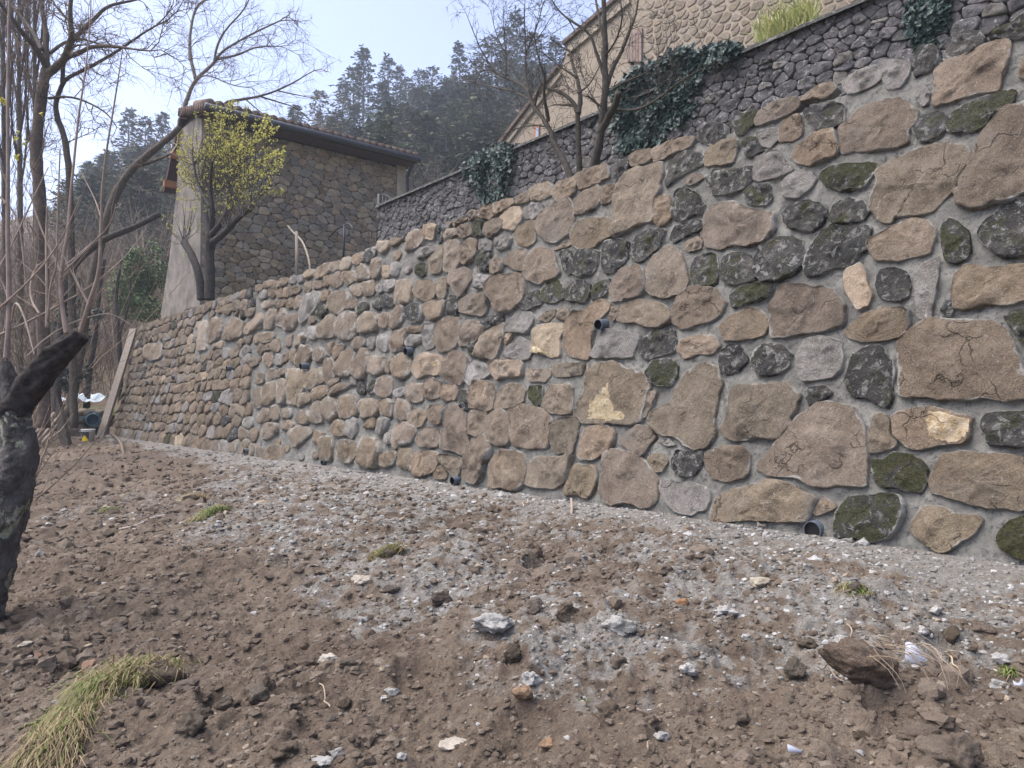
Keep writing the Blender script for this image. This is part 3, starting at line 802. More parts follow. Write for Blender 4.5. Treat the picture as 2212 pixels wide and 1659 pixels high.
def voronoi(seeds, emit, bounds, k=26):
    """clipped cells of the seeds whose emit flag is set"""
    S = np.array(seeds, float)
    x0, y0, x1, y1 = bounds
    cells = []
    for i in range(len(S)):
        if not emit[i]: continue
        d = S - S[i]
        dist = (d * d).sum(1)
        near = np.argsort(dist)[1:k + 1]
        poly = [(x0, y0), (x1, y0), (x1, y1), (x0, y1)]
        for j in near:
            nx, ny = d[j]
            mx, my = S[i] + d[j] * 0.5
            c = nx * mx + ny * my
            if dist[j] < 1e-12: continue
            new = []
            for a in range(len(poly)):
                p, q = poly[a], poly[(a + 1) % len(poly)]
                fp = nx * p[0] + ny * p[1] - c; fq = nx * q[0] + ny * q[1] - c
                if fp <= 0: new.append(p)
                if fp * fq < 0:
                    t = fp / (fp - fq)
                    new.append((p[0] + (q[0] - p[0]) * t, p[1] + (q[1] - p[1]) * t))
            poly = new
            if len(poly) < 3: break
        if len(poly) >= 3: cells.append((i, poly))
    return cells
RIM = []
PALE_POLYS = []
def set_pale(me, c, V):
    if not any(abs(centroid(q)[0] - c[0]) < 1.2 and abs(centroid(q)[1] - c[1]) < 1.2 for q in PALE_POLYS): return
    val = [0.0] * len(V)
    for q in PALE_POLYS:
        for i, (a, b, z) in enumerate(V):
            x, y = a + c[0], b + c[1]; ins = False
            for k in range(len(q)):
                (xa, ya), (xb, yb) = q[k - 1], q[k]
                if (ya > y) != (yb > y) and x < (xb - xa) * (y - ya) / (yb - ya) + xa: ins = not ins
            if ins: val[i] = 1.0
    at = me.attributes.new('pale', 'FLOAT', 'POINT'); at.data.foreach_set('value', np.array(val, np.float32))
def set_rim(me):
    if len(RIM) == len(me.vertices):
        at = me.attributes.new('rim', 'FLOAT', 'POINT'); at.data.foreach_set('value', np.array(RIM, np.float32))
def stone_geo(poly, p, rng, n=16, rough=0.25, inset=0.05, tilt=0.1, soft=1, fine=False, facets=3, corner=0.09):
    """a lump of stone over an outline in the plane; returns verts (u, v, out) and faces"""
    if area2(poly) < 0: poly = poly[::-1]
    c = centroid(poly)
    q = [(a - c[0], b - c[1]) for a, b in poly]
    for k in range(soft): q = chaikin(q, corner if k == 0 else 0.22)
    q = resample(q, n)
    R0 = math.sqrt(abs(area2(q)))
    sx = rng.uniform(0, 99)
    tu, tv = rng.uniform(-tilt, tilt), rng.uniform(-tilt, tilt * 0.6)
    prof = [(1.03, -inset), (1.02, 0.6 * p), (0.998, 0.93 * p), (0.965, 1.0 * p), (0.9, 1.03 * p), (0.8, 1.06 * p), (0.71, 1.07 * p), (0.61, 1.08 * p), (0.51, 1.08 * p), (0.41, 1.09 * p), (0.31, 1.1 * p), (0.2, 1.1 * p), (0.1, 1.1 * p)] if fine else \
           [(1.03, -inset), (1.005, 0.65 * p), (0.955, 0.98 * p), (0.75, 1.05 * p), (0.4, 1.08 * p)]
    cuts = []
    for _ in range(rng.randint(max(0, facets - 1), facets + 1)):
        th = rng.uniform(0, 2 * math.pi)
        cuts.append((math.cos(th), math.sin(th), rng.uniform(0.1, 0.42) * R0, rng.uniform(0.12, 0.55)))
    ledges = []
    if fine:
        for _ in range(rng.choice((1, 1, 2, 2, 3))):
            th = rng.uniform(0, 2 * math.pi)
            ledges.append((math.cos(th), math.sin(th), rng.uniform(-0.25, 0.35) * R0, rng.uniform(0.006, 0.02), rng.uniform(0, 50)))
    RIM.clear(); RIM.extend([(1.0, 1.0, .85, .6, .38, .2, .08)[min(6, si)] if si < 7 else 0.0 for si in range(len(prof)) for _ in range(n)]); RIM.append(0.0)
    jag = []
    for k in range(n):
        a, b = q[k]
        jag.append(1 + 0.1 * mn.noise(Vector((a / R0 * 3.1 + sx, b / R0 * 3.1, 1.3))) + 0.07 * mn.noise(Vector((a / R0 * 8 + sx, b / R0 * 8, 4.3))))
    V = []; F = []
    for si, (s, dep) in enumerate(prof):
        for k in range(n):
            j = 1 + (jag[k] - 1) * (1.0 if si < 4 else 0.6)
            a, b = q[k][0] * s * j, q[k][1] * s * j
            z = dep
            if si >= 1:
                f = 0.35 if si == 1 else 1.0
                z += f * (tu * a + tv * b)
                if si >= 2:
                    for cx, cy, of, sl in cuts:
                        d = a * cx + b * cy - of
                        if d > 0: z -= min(d * sl, p * 0.55)
                z += f * p * rough * 1.7 * (abs(mn.noise(Vector((a / R0 * 1.9 + sx, b / R0 * 1.9, sx)))) * 1.6 - .4 + 0.6 * mn.noise(Vector((a / R0 * 5 + sx, b / R0 * 5, sx * 2))))
                if si >= 3:
                    for cx, cy, of, hh, so in ledges:
                        d = a * cx + b * cy - of + 0.09 * R0 * mn.noise(Vector((a / R0 * 3 + so, b / R0 * 3, so))) + 0.03 * R0 * mn.noise(Vector((a / R0 * 11 + so, b / R0 * 11, so)))
                        z -= hh * min(1.0, max(0.0, d / 0.018))
                if fine: z += 0.012 * mn.noise(Vector((a * 17 + sx, b * 17, 7.7))) + 0.009 * mn.noise(Vector((a * 41 + sx, b * 41, 2.7)))
                z = max(z, 0.004 if si < 2 else 0.45 * p + 0.014)
            V.append((a, b, z))
    m = len(prof)
    for r in range(m - 1):
        for k in range(n):
            k2 = (k + 1) % n
            F.append((r * n + k, r * n + k2, (r + 1) * n + k2, (r + 1) * n + k))
    V.append((0, 0, sum(v[2] for v in V[-n:]) / n))
    for k in range(n):
        F.append(((m - 1) * n + k, (m - 1) * n + (k + 1) % n, m * n))
    return c, V, F
def lay_stones(parent, stones, frame, limit, rng, part_name='stone', rest_name='small_stones', px=None):
    """stones: list of (type, polygon in plane coordinates, protrusion, vertices, kwargs); frame(u, v) -> (point, U, V, Nout).
    The ones that show largest become parts, the rest one part of kind stuff."""
    def size(st):
        pts = [to_u(frame(*q)[0]) for q in st[1]]
        a = abs(area2(pts))
        c = centroid(pts)
        if not (-60 < c[0] < 2272 and -60 < c[1] < 1720): a *= 0.001
        return a
    order = sorted(stones, key=size, reverse=True)
    rest = Geo()
    mats = [M[STONE_T[k]] for k in 'tgpdm']
    for i, (ty, poly, p, n, kw) in enumerate(order):
        c, V, F = stone_geo(poly, p, rng, n, **kw)
        P, U_, V_, N_ = frame(*c)
        wv = [U_ * a + V_ * b + N_ * z for a, b, z in V]
        if i < limit:
            me = mesh(part_name, wv, F, M[STONE_T[ty]] if ty in STONE_T else M[ty]); set_rim(me)
            if PALE_POLYS: set_pale(me, c, V)
            link(part_name, me, parent, P)
        else:
            rest.add([w + P for w in wv], F, 'tgpdm'.index(ty))
    if rest.v:
        o = rest.build(rest_name, mats, parent, WL[parent.name])
        o['kind'] = 'stuff'
# ------------------------------------------------------------------ ground
HOLES = []            # (x, y, radius, depth)
BUMPS = []            # (x, y, radius, height)
def wall_dist(x, y):
    return D0 - (N.x * x + N.y * y)
def along(x, y):
    return W.x * x + W.y * y
def ground_base(x, y):
    t = wall_dist(x, y); s = along(x, y)
    z = BASE_Z - 0.085 * np.clip(t, 0, 9) - 0.012 * np.clip(t - 3, 0, 6) ** 2 * 0.4
    z = z + 0.07 * np.exp(-((t - 2.6) / 0.9) ** 2) * np.clip(1.2 - np.abs(s - 3.5) / 5, 0, 1)
    z = z - 0.1 * np.clip(-t, 0, 1) * (s < 26)
    z = z + 0.05 * np.clip(s - 27, 0, 12)
    return z
def ground_z(x, y, fine=True):
    x = np.asarray(x, float); y = np.asarray(y, float)
    t = wall_dist(x, y)
    z = ground_base(x, y)
    soft = np.clip(0.1 + t * 0.8, 0.1, 1.0)
    z = z + 0.16 * soft * fbm(x * 0.75, y * 0.75, 3, 3) + 0.075 * soft * fbm(x * 2.6, y * 2.6, 3, 11)
    for hx, hy, hr, hd in HOLES:
        d2 = ((x - hx) ** 2 + (y - hy) ** 2) / hr ** 2
        z = z - hd * np.exp(-d2 * d2) + hd * 0.22 * np.exp(-((np.sqrt(d2) - 1.45) / 0.4) ** 2)
    for hx, hy, hr, hd in BUMPS:
        d2 = ((x - hx) ** 2 + (y - hy) ** 2) / hr ** 2
        z = z + hd * np.exp(-d2)
    if fine:
        lump = np.abs(fbm(x * 5.5, y * 5.5, 3, 21))
        z = z + soft * (0.06 * (0.35 - lump)) + soft * 0.03 * fbm(x * 13, y * 13, 2, 31) + soft * 0.02 * fbm(x * 34, y * 34, 2, 41, .5)
    return z
def ground_hit(u, v):
    r = ray(u, v)
    t = 3.0
    for _ in range(60):
        p = EYE + r * t
        g = float(ground_z(p.x, p.y, False))
        if r.z >= -1e-4: break
        t += (g - p.z) / r.z * 0.6
        t = min(max(t, 0.5), 80)
    return EYE + r * t
for (u_, v_, r_, d_) in [(1187, 1226, .15, .16), (975, 1168, .09, .07), (1302, 1192, .08, .06), (470, 1515, .07, .06), (505, 1560, .05, .05), (1400, 1150, .2, .04), (1610, 1180, .25, .04), (250, 1330, .12, .05), (700, 1430, .14, .05), (1140, 1590, .14, .07), (1930, 1530, .1, .08), (890, 1470, .1, .05), (1480, 1385, .1, .06)]:
    p_ = ground_hit(u_, v_); HOLES.append((p_.x, p_.y, r_, d_))
DUST = []             # patches of pale lime dust: x, y, radii, strength
def dust_patch(u, v, ru, rv, k):
    p = ground_hit(u, v); a = ground_hit(u + ru, v); b = ground_hit(u, v - rv); c = ground_hit(u, v + rv)
    DUST.append((p.x, p.y, (a - p).length, max((b - p).length, (c - p).length) * 0.9, k))
for q in [(780, 1090, 330, 70, .95), (640, 1010, 170, 40, .8), (900, 1200, 230, 70, .95), (1250, 1330, 260, 90, .8), (1500, 1200, 330, 60, .7), (1550, 1360, 300, 80, .75), (1800, 1260, 350, 60, .8), (1330, 1130, 300, 30, .55), (1120, 1400, 130, 60, .6), (1300, 1500, 120, 60, .4), (330, 1090, 160, 40, .35), (2100, 1330, 160, 60, .45), (740, 1290, 60, 25, .8), (1100, 1320, 120, 50, .5)]:
    dust_patch(*q)
def dust_at(x, y):
    t = wall_dist(x, y)
    n = fbm(x * 2.1, y * 2.1, 4, 61)
    d = np.clip(1.9 - t / (0.34 + 0.4 * np.clip(n + 0.4, 0.1, 2)), 0, 1) ** 0.7
    for cx, cy, ra, rb, k in DUST:
        rr = np.hypot(cx, cy); ux, uy = cx / rr, cy / rr           # stretched along the line of sight
        dx, dy = x - cx, y - cy
        lo = dx * ux + dy * uy; la = -dx * uy + dy * ux
        e = (lo / max(rb, .05)) ** 2 + (la / max(ra, .05)) ** 2
        d = np.maximum(d, k * np.clip(1.25 - e * 0.9, 0, 1))
    n2 = fbm(x * 6.5, y * 6.5, 4, 71)
    n3 = fbm(x * 19, y * 19, 3, 77)
    w_ = np.clip(1.6 - t / .45, 0, 1)
    return np.clip(d * (0.95 + (1 - .85 * w_) * (1.6 * n2 + 1.5 * n3 + 0.8 * n)), 0, 1)
def soil_mat():
    t = NT("churned_soil"); v = t.coord(False)
    at = t.n("ShaderNodeAttribute"); at.attribute_name = "dust"
    du = at.outputs["Fac"]
    n1 = t.noise(v, 1.3, 6, 0.6); n2 = t.noise(v, 16, 6, 0.75, 0.3); n3 = t.noise(v, 75, 4, 0.75); vo = t.voro(v, 42)
    c = t.ramp(n1, [(0.3, (0.085, 0.064, 0.046)), (0.5, (0.13, 0.101, 0.074)), (0.72, (0.182, 0.148, 0.112))])
    c = t.mix(t.ramp(n2, [(0.32, 0.65), (0.55, 0.0)]), c, (0.05, 0.035, 0.027))
    c = t.mix(t.ramp(n3, [(0.6, 0.0), (0.72, 0.55)]), c, (0.25, 0.21, 0.175))
    gr = t.noise(v, 38, 5, 0.8)
    k = t.math('ADD', t.math('MULTIPLY', du, 0.8), t.math('MULTIPLY_ADD', t.math('ADD', n3, gr), 0.75, -0.78))
    pale = t.ramp(n2, [(0.3, (0.13, 0.122, 0.107)), (0.55, (0.225, 0.222, 0.205)), (0.75, (0.34, 0.34, 0.322))])
    c = t.mix(t.ramp(k, [(0.18, 0.0), (0.75, 0.8)]), c, pale)
    nb = t.bump(n2, 0.8, 0.04); nb = t.bump(t.math('ADD', n3, t.math('MULTIPLY', vo, 0.6)), 0.8, 0.015, nb)
    return t.done(c, nb, 0.95)
M['soil'] = soil_mat()
def build_ground():
    az = np.concatenate([np.linspace(-180, -48, 60)[:-1], np.linspace(-48, 48, 620), np.linspace(48, 180, 60)[1:]])
    az = np.radians(az)
    rr = np.concatenate([np.linspace(0.15, 1.9, 14)[:-1], np.exp(np.linspace(math.log(1.9), math.log(12.0), 600))[:-1], np.exp(np.linspace(math.log(12.0), math.log(60), 70))])
    A, RR = np.meshgrid(az, rr)
    X = np.sin(A) * RR; Y = np.cos(A) * RR
    Z = ground_z(X, Y)
    far = np.clip((RR - 14) / 10, 0, 1)
    Z = Z - 0.0 * far
    V = np.stack([X, Y, Z], -1).reshape(-1, 3)
    nr, na = A.shape
    i = np.arange(nr - 1)[:, None] * na + np.arange(na - 1)[None, :]
    F = np.stack([i, i + 1, i + na + 1, i + na], -1).reshape(-1, 4)[:, ::-1]
    me = np_mesh("ground", V, F, M['soil'], True)
    d = dust_at(X.ravel(), Y.ravel()) * (RR.ravel() < 40)
    at = me.attributes.new("dust", 'FLOAT', 'POINT')
    at.data.foreach_set('value', d.astype(np.float32))
    o = link("ground", me); o['kind'] = 'structure'
build_ground()

# ------------------------------------------------------------------ the new retaining wall
KB = math.sqrt(1 + BAT * BAT)
def wall_frame(a, b):
    return wall_p(-a, b / KB), WU, WV, WN
def to_plane(pts, off):
    out = []
    for u, v in pts:
        s, h = wall_hit(u, v, off)
        out.append((-s, h * KB))
    return out
rng = random.Random(11)
RW = tag(thing("retaining_wall", "long new retaining wall of tan and mossy rubble stones set in pale grey mortar", "wall", wall_p(12, 0)), kind='thing')
traced = parse(TRACED)
stones = []
obst = []
polys = []
for ty, pts in traced:
    poly = to_plane(pts, 0.035)
    if area2(poly) < 0: poly = poly[::-1]
    cc_ = centroid(poly); kx_ = 1.06 if centroid(pts)[0] > 1150 else 1.09
    poly = [(cc_[0] + (a - cc_[0]) * kx_, cc_[1] + (b - cc_[1]) * kx_) for a, b in poly]
    polys.append(poly)
    us = centroid(pts)
    big = math.sqrt(abs(area2(poly)))
    p = min(0.085, 0.032 + 0.055 * big) * (1.0 if us[0] > 1100 else 1.5)
    n = 64 if big > .4 and us[0] > 1300 else (36 if us[0] > 1000 else 18)
    stones.append((ty, poly, p, n, dict(rough=0.3, tilt=0.09, soft=1, fine=us[0] > 900)))
    obst += resample(poly, 14)
# stones of the part too far along, or out of the picture, to be traced one by one: rough courses
AS = 1.75
seeds = []; emit = []
row = -0.02; ri = 0
while row < 3.55 * KB:
    rh = rng.uniform(0.22, 0.31)
    a = -S_END + rng.uniform(0, 0.3)
    while a < 3.0:
        w = rng.uniform(0.3, 0.72)
        x = a + w / 2 + rng.uniform(-.05, .05); y = row + rh / 2 + rng.uniform(-.05, .05)
        pu = to_u(wall_p(-x, y / KB)) if x < 0.5 else (5000, 0)
        if pu[0] < 625 or pu[0] > 2222:
            if not any(abs(x - ox) < .1 and abs(y - oy) < .06 for ox, oy in obst):
                seeds.append((x / AS, y)); emit.append(True)
        a += w
    row += rh
no = len(seeds)
for ox, oy in obst:
    if to_u(wall_p(-ox, oy / KB))[0] < 690 or ox > -2.3:
        seeds.append((ox / AS, oy)); emit.append(False)
for i, cell in voronoi(seeds, emit, (-S_END / AS + 0.02, -0.12, 3.2 / AS, 3.5 * KB)):
    poly = [(x * AS, y) for x, y in cell]
    if abs(area2(poly)) > 0.6 or abs(area2(poly)) < .012: continue
    x = centroid(poly)[0]
    left = x < -8
    poly = shrink(poly, 0.022 if left else 0.05)
    ty = rng.choices('tgpdm', (80, 12, 4, 3, 1) if left else (70, 8, 2, 14, 6))[0]
    big = math.sqrt(abs(area2(poly)))
    stones.append((ty, poly, min(.1, 0.04 + 0.1 * big), 14, dict(rough=0.35, tilt=0.14, soft=1)))
# small chinking stones in the widest joints
occ_a0, occ_a1, occ_b1, cs = -16.5, -1.2, 3.6, 0.03
nx, ny = int((occ_a1 - occ_a0) / cs), int(occ_b1 / cs)
gx, gy = np.meshgrid(occ_a0 + (np.arange(nx) + .5) * cs, (np.arange(ny) + .5) * cs)
occ = np.zeros((ny, nx), bool)
for poly in polys:
    xs = [q[0] for q in poly]; ys = [q[1] for q in poly]
    i0, i1 = max(0, int((min(xs) - occ_a0) / cs) - 1), min(nx, int((max(xs) - occ_a0) / cs) + 2)
    j0, j1 = max(0, int(min(ys) / cs) - 1), min(ny, int(max(ys) / cs) + 2)
    if i1 <= i0 or j1 <= j0: continue
    X, Y = gx[j0:j1, i0:i1], gy[j0:j1, i0:i1]
    ins = np.zeros(X.shape, bool)
    for k in range(len(poly)):
        (xa, ya), (xb, yb) = poly[k - 1], poly[k]
        cond = (ya > Y) != (yb > Y)
        if abs(yb - ya) > 1e-9:
            ins ^= cond & (X < (xb - xa) * (Y - ya) / (yb - ya) + xa)
    occ[j0:j1, i0:i1] |= ins
nfill = 0
for k in range(14000):
    near = rng.random()
    x = rng.uniform(occ_a0, -1.9); y = rng.uniform(0.08, 3.42 * KB)
    pu = to_u(wall_p(-x, y / KB))[0]
    if pu < 560: continue
    rx = rng.uniform(0.07, 0.2) * (1.3 if pu < 1000 else .75); ry = rx * rng.uniform(0.4, 0.75)
    if pu > 1350 and rng.random() < .9: continue
    gap = 0.03
    i0, i1 = int((x - rx - gap - occ_a0) / cs), int((x + rx + gap - occ_a0) / cs) + 1
    j0, j1 = int((y - ry - gap) / cs), int((y + ry + gap) / cs) + 1
    if i0 < 0 or j0 < 0 or i1 > nx or j1 > ny: continue
    if occ[j0:j1, i0:i1].mean() > 0.02: continue
    occ[j0:j1, i0:i1] = True
    th0 = rng.uniform(0, 6)
    poly = [(x + rx * 1.1 * math.cos(t_) * rng.uniform(.8, 1.1), y + ry * 1.1 * math.sin(t_) * rng.uniform(.8, 1.1)) for t_ in [th0 + k_ * math.pi / 3.5 for k_ in range(7)]]
    ty = rng.choices('tgpd', (70, 20, 4, 6))[0]
    stones.append((ty, poly, 0.03 + 0.1 * ry, 12, dict(rough=0.35, tilt=0.15, soft=2)))
    nfill += 1
for ty, pts in parse(PATCHES): PALE_POLYS.append(to_plane(pts, 0.06))   # freshly broken faces on some stones
lay_stones(RW, stones, wall_frame, 300, rng)
PALE_POLYS.clear()

def build_mortar():
    sa = np.concatenate([np.arange(-2.6, 9, 0.035), np.arange(9, S_END - .02, 0.1), [S_END]])
    hb = np.concatenate([np.arange(-0.35, 3.37, 0.035), [3.40]])
    S_, H_ = np.meshgrid(sa, hb)
    off = 0.016 * fbm(S_ * 2.2, H_ * 2.2, 4, 81) + 0.024 * fbm(S_ * 9, H_ * 9, 3, 91, .65) + 0.006
    X = W.x * S_ + N.x * (D0 + BAT * H_) + WN.x * off
    Y = W.y * S_ + N.y * (D0 + BAT * H_) + WN.y * off
    Z = BASE_Z + H_ + WN.z * off
    top = len(hb) - 1
    Z[top] += 0.05 * fbm(sa * 3.1, sa * 0 + 5, 3, 5)
    V = np.stack([X, Y, Z], -1).reshape(-1, 3)
    nr, na = S_.shape
    i = np.arange(nr - 1)[:, None] * na + np.arange(na - 1)[None, :]
    F = np.stack([i, i + na, i + na + 1, i + 1], -1).reshape(-1, 4)[:, ::-1]
    # back face, top and end
    nb = len(V)
    back_d = D0 + BAT * 3.4 + 0.55
    bt = np.stack([W.x * sa + N.x * back_d, W.y * sa + N.y * back_d, np.full(na, BASE_Z + 3.36)], -1)
    bb = bt.copy(); bb[:, 2] = BASE_Z - 0.4
    V = np.concatenate([V, bt, bb])
    j = np.arange(na - 1)
    tp = top * na
    F2 = np.stack([tp + j, nb + j, nb + j + 1, tp + j + 1], -1)[:, ::-1]
    F3 = np.stack([nb + j, nb + na + j, nb + na + j + 1, nb + j + 1], -1)[:, ::-1]
    k = np.arange(nr - 1)
    ends = []
    e0 = na - 1
    for kk in k:
        ends.append((kk * na + e0, (kk + 1) * na + e0, nb + e0, nb + na + e0) if kk == top - 1 else (kk * na + e0, (kk + 1) * na + e0, nb + na + e0, nb + na + e0))
    F = np.concatenate([F, F2, F3])
    org = WL[RW.name]
    V = V - np.array(org)
    me = np_mesh("mortar", V, F, M['mortar'], True)
    link("mortar", me, RW, org)
    # end face of the wall as a rough block face
    g = Geo()
    hs = [-0.35 + 0.15 * q for q in range(26)]
    L1 = [wall_p(S_END, h) for h in hs]
    L2 = [Vector((0, 0, BASE_Z + h)) + W * (S_END + .05 * math.sin(h * 9)) + N * back_d for h in hs]
    for q in range(25):
        g.face([L1[q], L1[q + 1], L2[q + 1], L2[q]])
    g.build("end_face", M['mortar'], RW, WL[RW.name])
build_mortar()
# weep pipes
M['pvc'] = plain("grey_plastic_pipe", (0.085, 0.1, 0.12), 0.5, 0.15, 10, 0.0, 0.85)
M['pipe_bore_shade'] = plain("painted_pipe_shade", (0.012, 0.012, 0.013), 0.8)  # near-black colour paints the shade inside the pipe bore
def pipe(u, v, r, out, down=0.1, yaw=0.0):
    s, h = wall_hit(u, v)
    p = wall_p(s, h, 0.0)
    ax = (Vector((-N.x, -N.y, -down)) + W * yaw).normalized()
    a = ax.cross(Vector((0, 0, 1))).normalized(); c = ax.cross(a)
    g = Geo(); n = 24
    cap = out - .06 if out > .09 else .03
    rings = [(r, -0.12), (r, out), (r * 0.9, out), (r * 0.88, cap)]
    vs = []
    for rr, d in rings:
        for k in range(n):
            th = 2 * math.pi * k / n
            vs.append(p + ax * d + a * rr * math.cos(th) + c * rr * math.sin(th))
    fs = []; mi = []
    for i in range(3):
        for k in range(n):
            k2 = (k + 1) % n
            g.add([vs[i * n + k], vs[i * n + k2], vs[(i + 1) * n + k2], vs[(i + 1) * n + k]], [(0, 1, 2, 3)], 1 if i == 2 else 0)
    g.add([vs[3 * n + k] for k in range(n)], [tuple(range(n))], 1)  # disc closes the shallow bore, its shade painted on as near-black
    g.build("drain_pipe", [M['pvc'], M['pipe_bore_shade']], RW, p)
for q in [(1308, 701, .056, .11), (893, 758, .056, .13), (668, 790, .056, .16), (505, 795, .056, .15), (384, 815, .056, .14), (325, 826, .056, .12),
          (1762, 1143, .066, .05), (992, 1036, .05, .1), (541, 973, .05, .12), (703, 998, .045, .06), (350, 948, .05, .1)]:
    pipe(*q)
# ------------------------------------------------------------------ terraces and hillside
M['litter'] = plain("leaf_litter", (0.12, 0.09, 0.062), 0.95, 0.0, 1.2, 0.9, 0.5, False)
M['turf'] = plain("winter_grass", (0.08, 0.085, 0.035), 0.95, 0.0, 1.5, 0.9, 0.55, False)
TER_Z = BASE_Z + 3.3
def sd_(s, d, z): return W * s + N * d + ZUP * z
T0 = D0 + BAT * 3.4 + 0.5
def sheet(name, pts, mat, kind='structure', div=12):
    a, b, c, d = [Vector(p) for p in pts]
    v = []; f = []
    for i in range(div + 1):
        for j in range(div + 1):
            p = a.lerp(b, i / div).lerp(d.lerp(c, i / div), j / div)
            v.append(p + ZUP * 0.12 * mn.noise(p * 0.5))
    for i in range(div):
        for j in range(div):
            q = i * (div + 1) + j
            f.append((q, q + 1, q + div + 2, q + div + 1))
    o = simple(name, v, f, mat, None, (0, 0, 0), True)
    o['kind'] = kind
    return o
sheet("terrace", [sd_(-4, T0, TER_Z), sd_(26.3, T0, TER_Z), sd_(31, 24, TER_Z + .3), sd_(-4, 24, TER_Z + .3)][::-1], M['turf'])
RIDGE_Y = 112.0
_hu = [(-400, 24), (-100, 27), (160, 29), (275, 33), (500, 35), (600, 37), (720, 39), (790, 42), (990, 44), (1060, 46), (1120, 47), (1230, 45), (1500, 46), (2600, 46)]
def hill_z(k, y):
    u = CX + FPX * k
    H = np.interp(u, [a for a, b in _hu], [b for a, b in _hu]) + EYE.z
    zb = np.interp(u, [-200, 240, 330, 460], [BASE_Z - .2, BASE_Z, TER_Z - 2.0, TER_Z + .2])
    y0 = np.interp(u, [-200, 300, 460, 900], [26, 27, 31, 33])
    t = np.clip((y - y0) / (RIDGE_Y - y0), 0, 1.35)
    prof = np.where(t < 1, 0.75 * t + 0.25 * t * t, 1 - 0.35 * (t - 1))
    return zb + (H - zb) * prof + 1.2 * fbm(k * y * 0.12, y * 0.12, 3, 131) * np.clip(t * 8, 0, 1)
def build_hill():
    ks = np.linspace(-1.6, 1.3, 150); ys = np.concatenate([np.linspace(25, 60, 50), np.linspace(62, 150, 45)])
    K, Y = np.meshgrid(ks, ys)
    Z = hill_z(K, Y)
    V = np.stack([K * Y, Y, Z], -1).reshape(-1, 3)
    nr, na = K.shape
    i = np.arange(nr - 1)[:, None] * na + np.arange(na - 1)[None, :]
    F = np.stack([i, i + 1, i + na + 1, i + na], -1).reshape(-1, 4)
    o = link("hillside", np_mesh("hillside", V, F, M['litter'], True)); o['kind'] = 'structure'
build_hill()

# ------------------------------------------------------------------ conifers on the hill
def needle_mat(name, c0, c1):
    t = NT(name); oi = t.n("ShaderNodeObjectInfo"); g = t.n("ShaderNodeNewGeometry")
    c = t.ramp(g.outputs["Random Per Island"], [(0.0, c0), (1.0, c1)])
    c = hsv(t, c, oi.outputs["Random"], 0.05, 0.5)
    return t.done(c, None, 0.8)
M['needle'] = needle_mat("conifer_needles", (0.014, 0.024, 0.014), (0.05, 0.062, 0.03))
M['needle_olive'] = needle_mat("pine_needles", (0.026, 0.036, 0.015), (0.088, 0.094, 0.035))  # lighter olive needles, the pines' own colour
def conifer_meshes(seed, h, wide, pine):
    rg = random.Random(seed)
    tr = Geo()
    lean = rg.uniform(-.04, .04)
    tr.tube([Vector((lean * z, 0, z)) for z in (-.6, h * .3, h * .7, h * .97)], [.02 * h, .016 * h, .008 * h, .002 * h], 5)
    V = []; F = []
    nb = 70 if not pine else 52
    for i in range(nb):
        f = (i + rg.random()) / nb
        z = h * ((0.12 + 0.88 * f) if not pine else (0.34 + 0.66 * f))
        rad = wide * ((1 - f) ** 0.75 * 0.95 + 0.06) if not pine else wide * (math.sin(math.pi * min(1, f * .86 + .14)) ** .7) * rg.uniform(.5, 1.05)
        rad *= rg.uniform(.6, 1.15)
        th = i * 2.4 + rg.uniform(-.5, .5)
        for j in range(4):
            q = (j + 1) / 4
            px, py = math.cos(th) * rad * q + lean * z, math.sin(th) * rad * q
            pz = z - rad * 0.28 * q + (0.1 * rad * q * q)
            for k in range(4):
                s = rg.uniform(.2, .46)
                a = Vector((px + rg.gauss(0, .14), py + rg.gauss(0, .14), pz + rg.gauss(0, .1)))
                d1 = Vector((math.cos(th) + rg.uniform(-.9, .9), math.sin(th) + rg.uniform(-.9, .9), rg.uniform(-.5, .45))).normalized() * s * 1.5
                d2 = Vector((rg.uniform(-1, 1), rg.uniform(-1, 1), rg.uniform(-.4, .8))).normalized() * s * .7
                b = len(V); V += [a, a + d1, a + d1 * .5 + d2]; F.append((b, b + 1, b + 2))
    me1 = mesh("trunk", tr.v, tr.f, M['grey_bark'])
    me2 = mesh("crown", V, F, M['needle_olive'] if pine else M['needle'], False)
    return me1, me2, h
CON = [conifer_meshes(100 + i, 9.0, 1.9 + .2 * i, False) for i in range(4)] + [conifer_meshes(200 + i, 9.0, 2.5 + .25 * i, True) for i in range(4)]
def conifer(name, k, y, h, var, rz, label, group=None, wide=1.0):
    me1, me2, h0 = CON[var]
    z = float(hill_z(np.array(k), np.array(y)))
    o = thing(name, label, "tree", (k * y, y, z - .2), group)
    o.rotation_euler.z = rz
    o.scale = (h / h0 * wide, h / h0 * wide, h / h0)
    a = bpy.data.objects.new("trunk", me1); C.objects.link(a); a.parent = o
    b = bpy.data.objects.new("crown", me2); C.objects.link(b); b.parent = o
    return o
rt = random.Random(5)
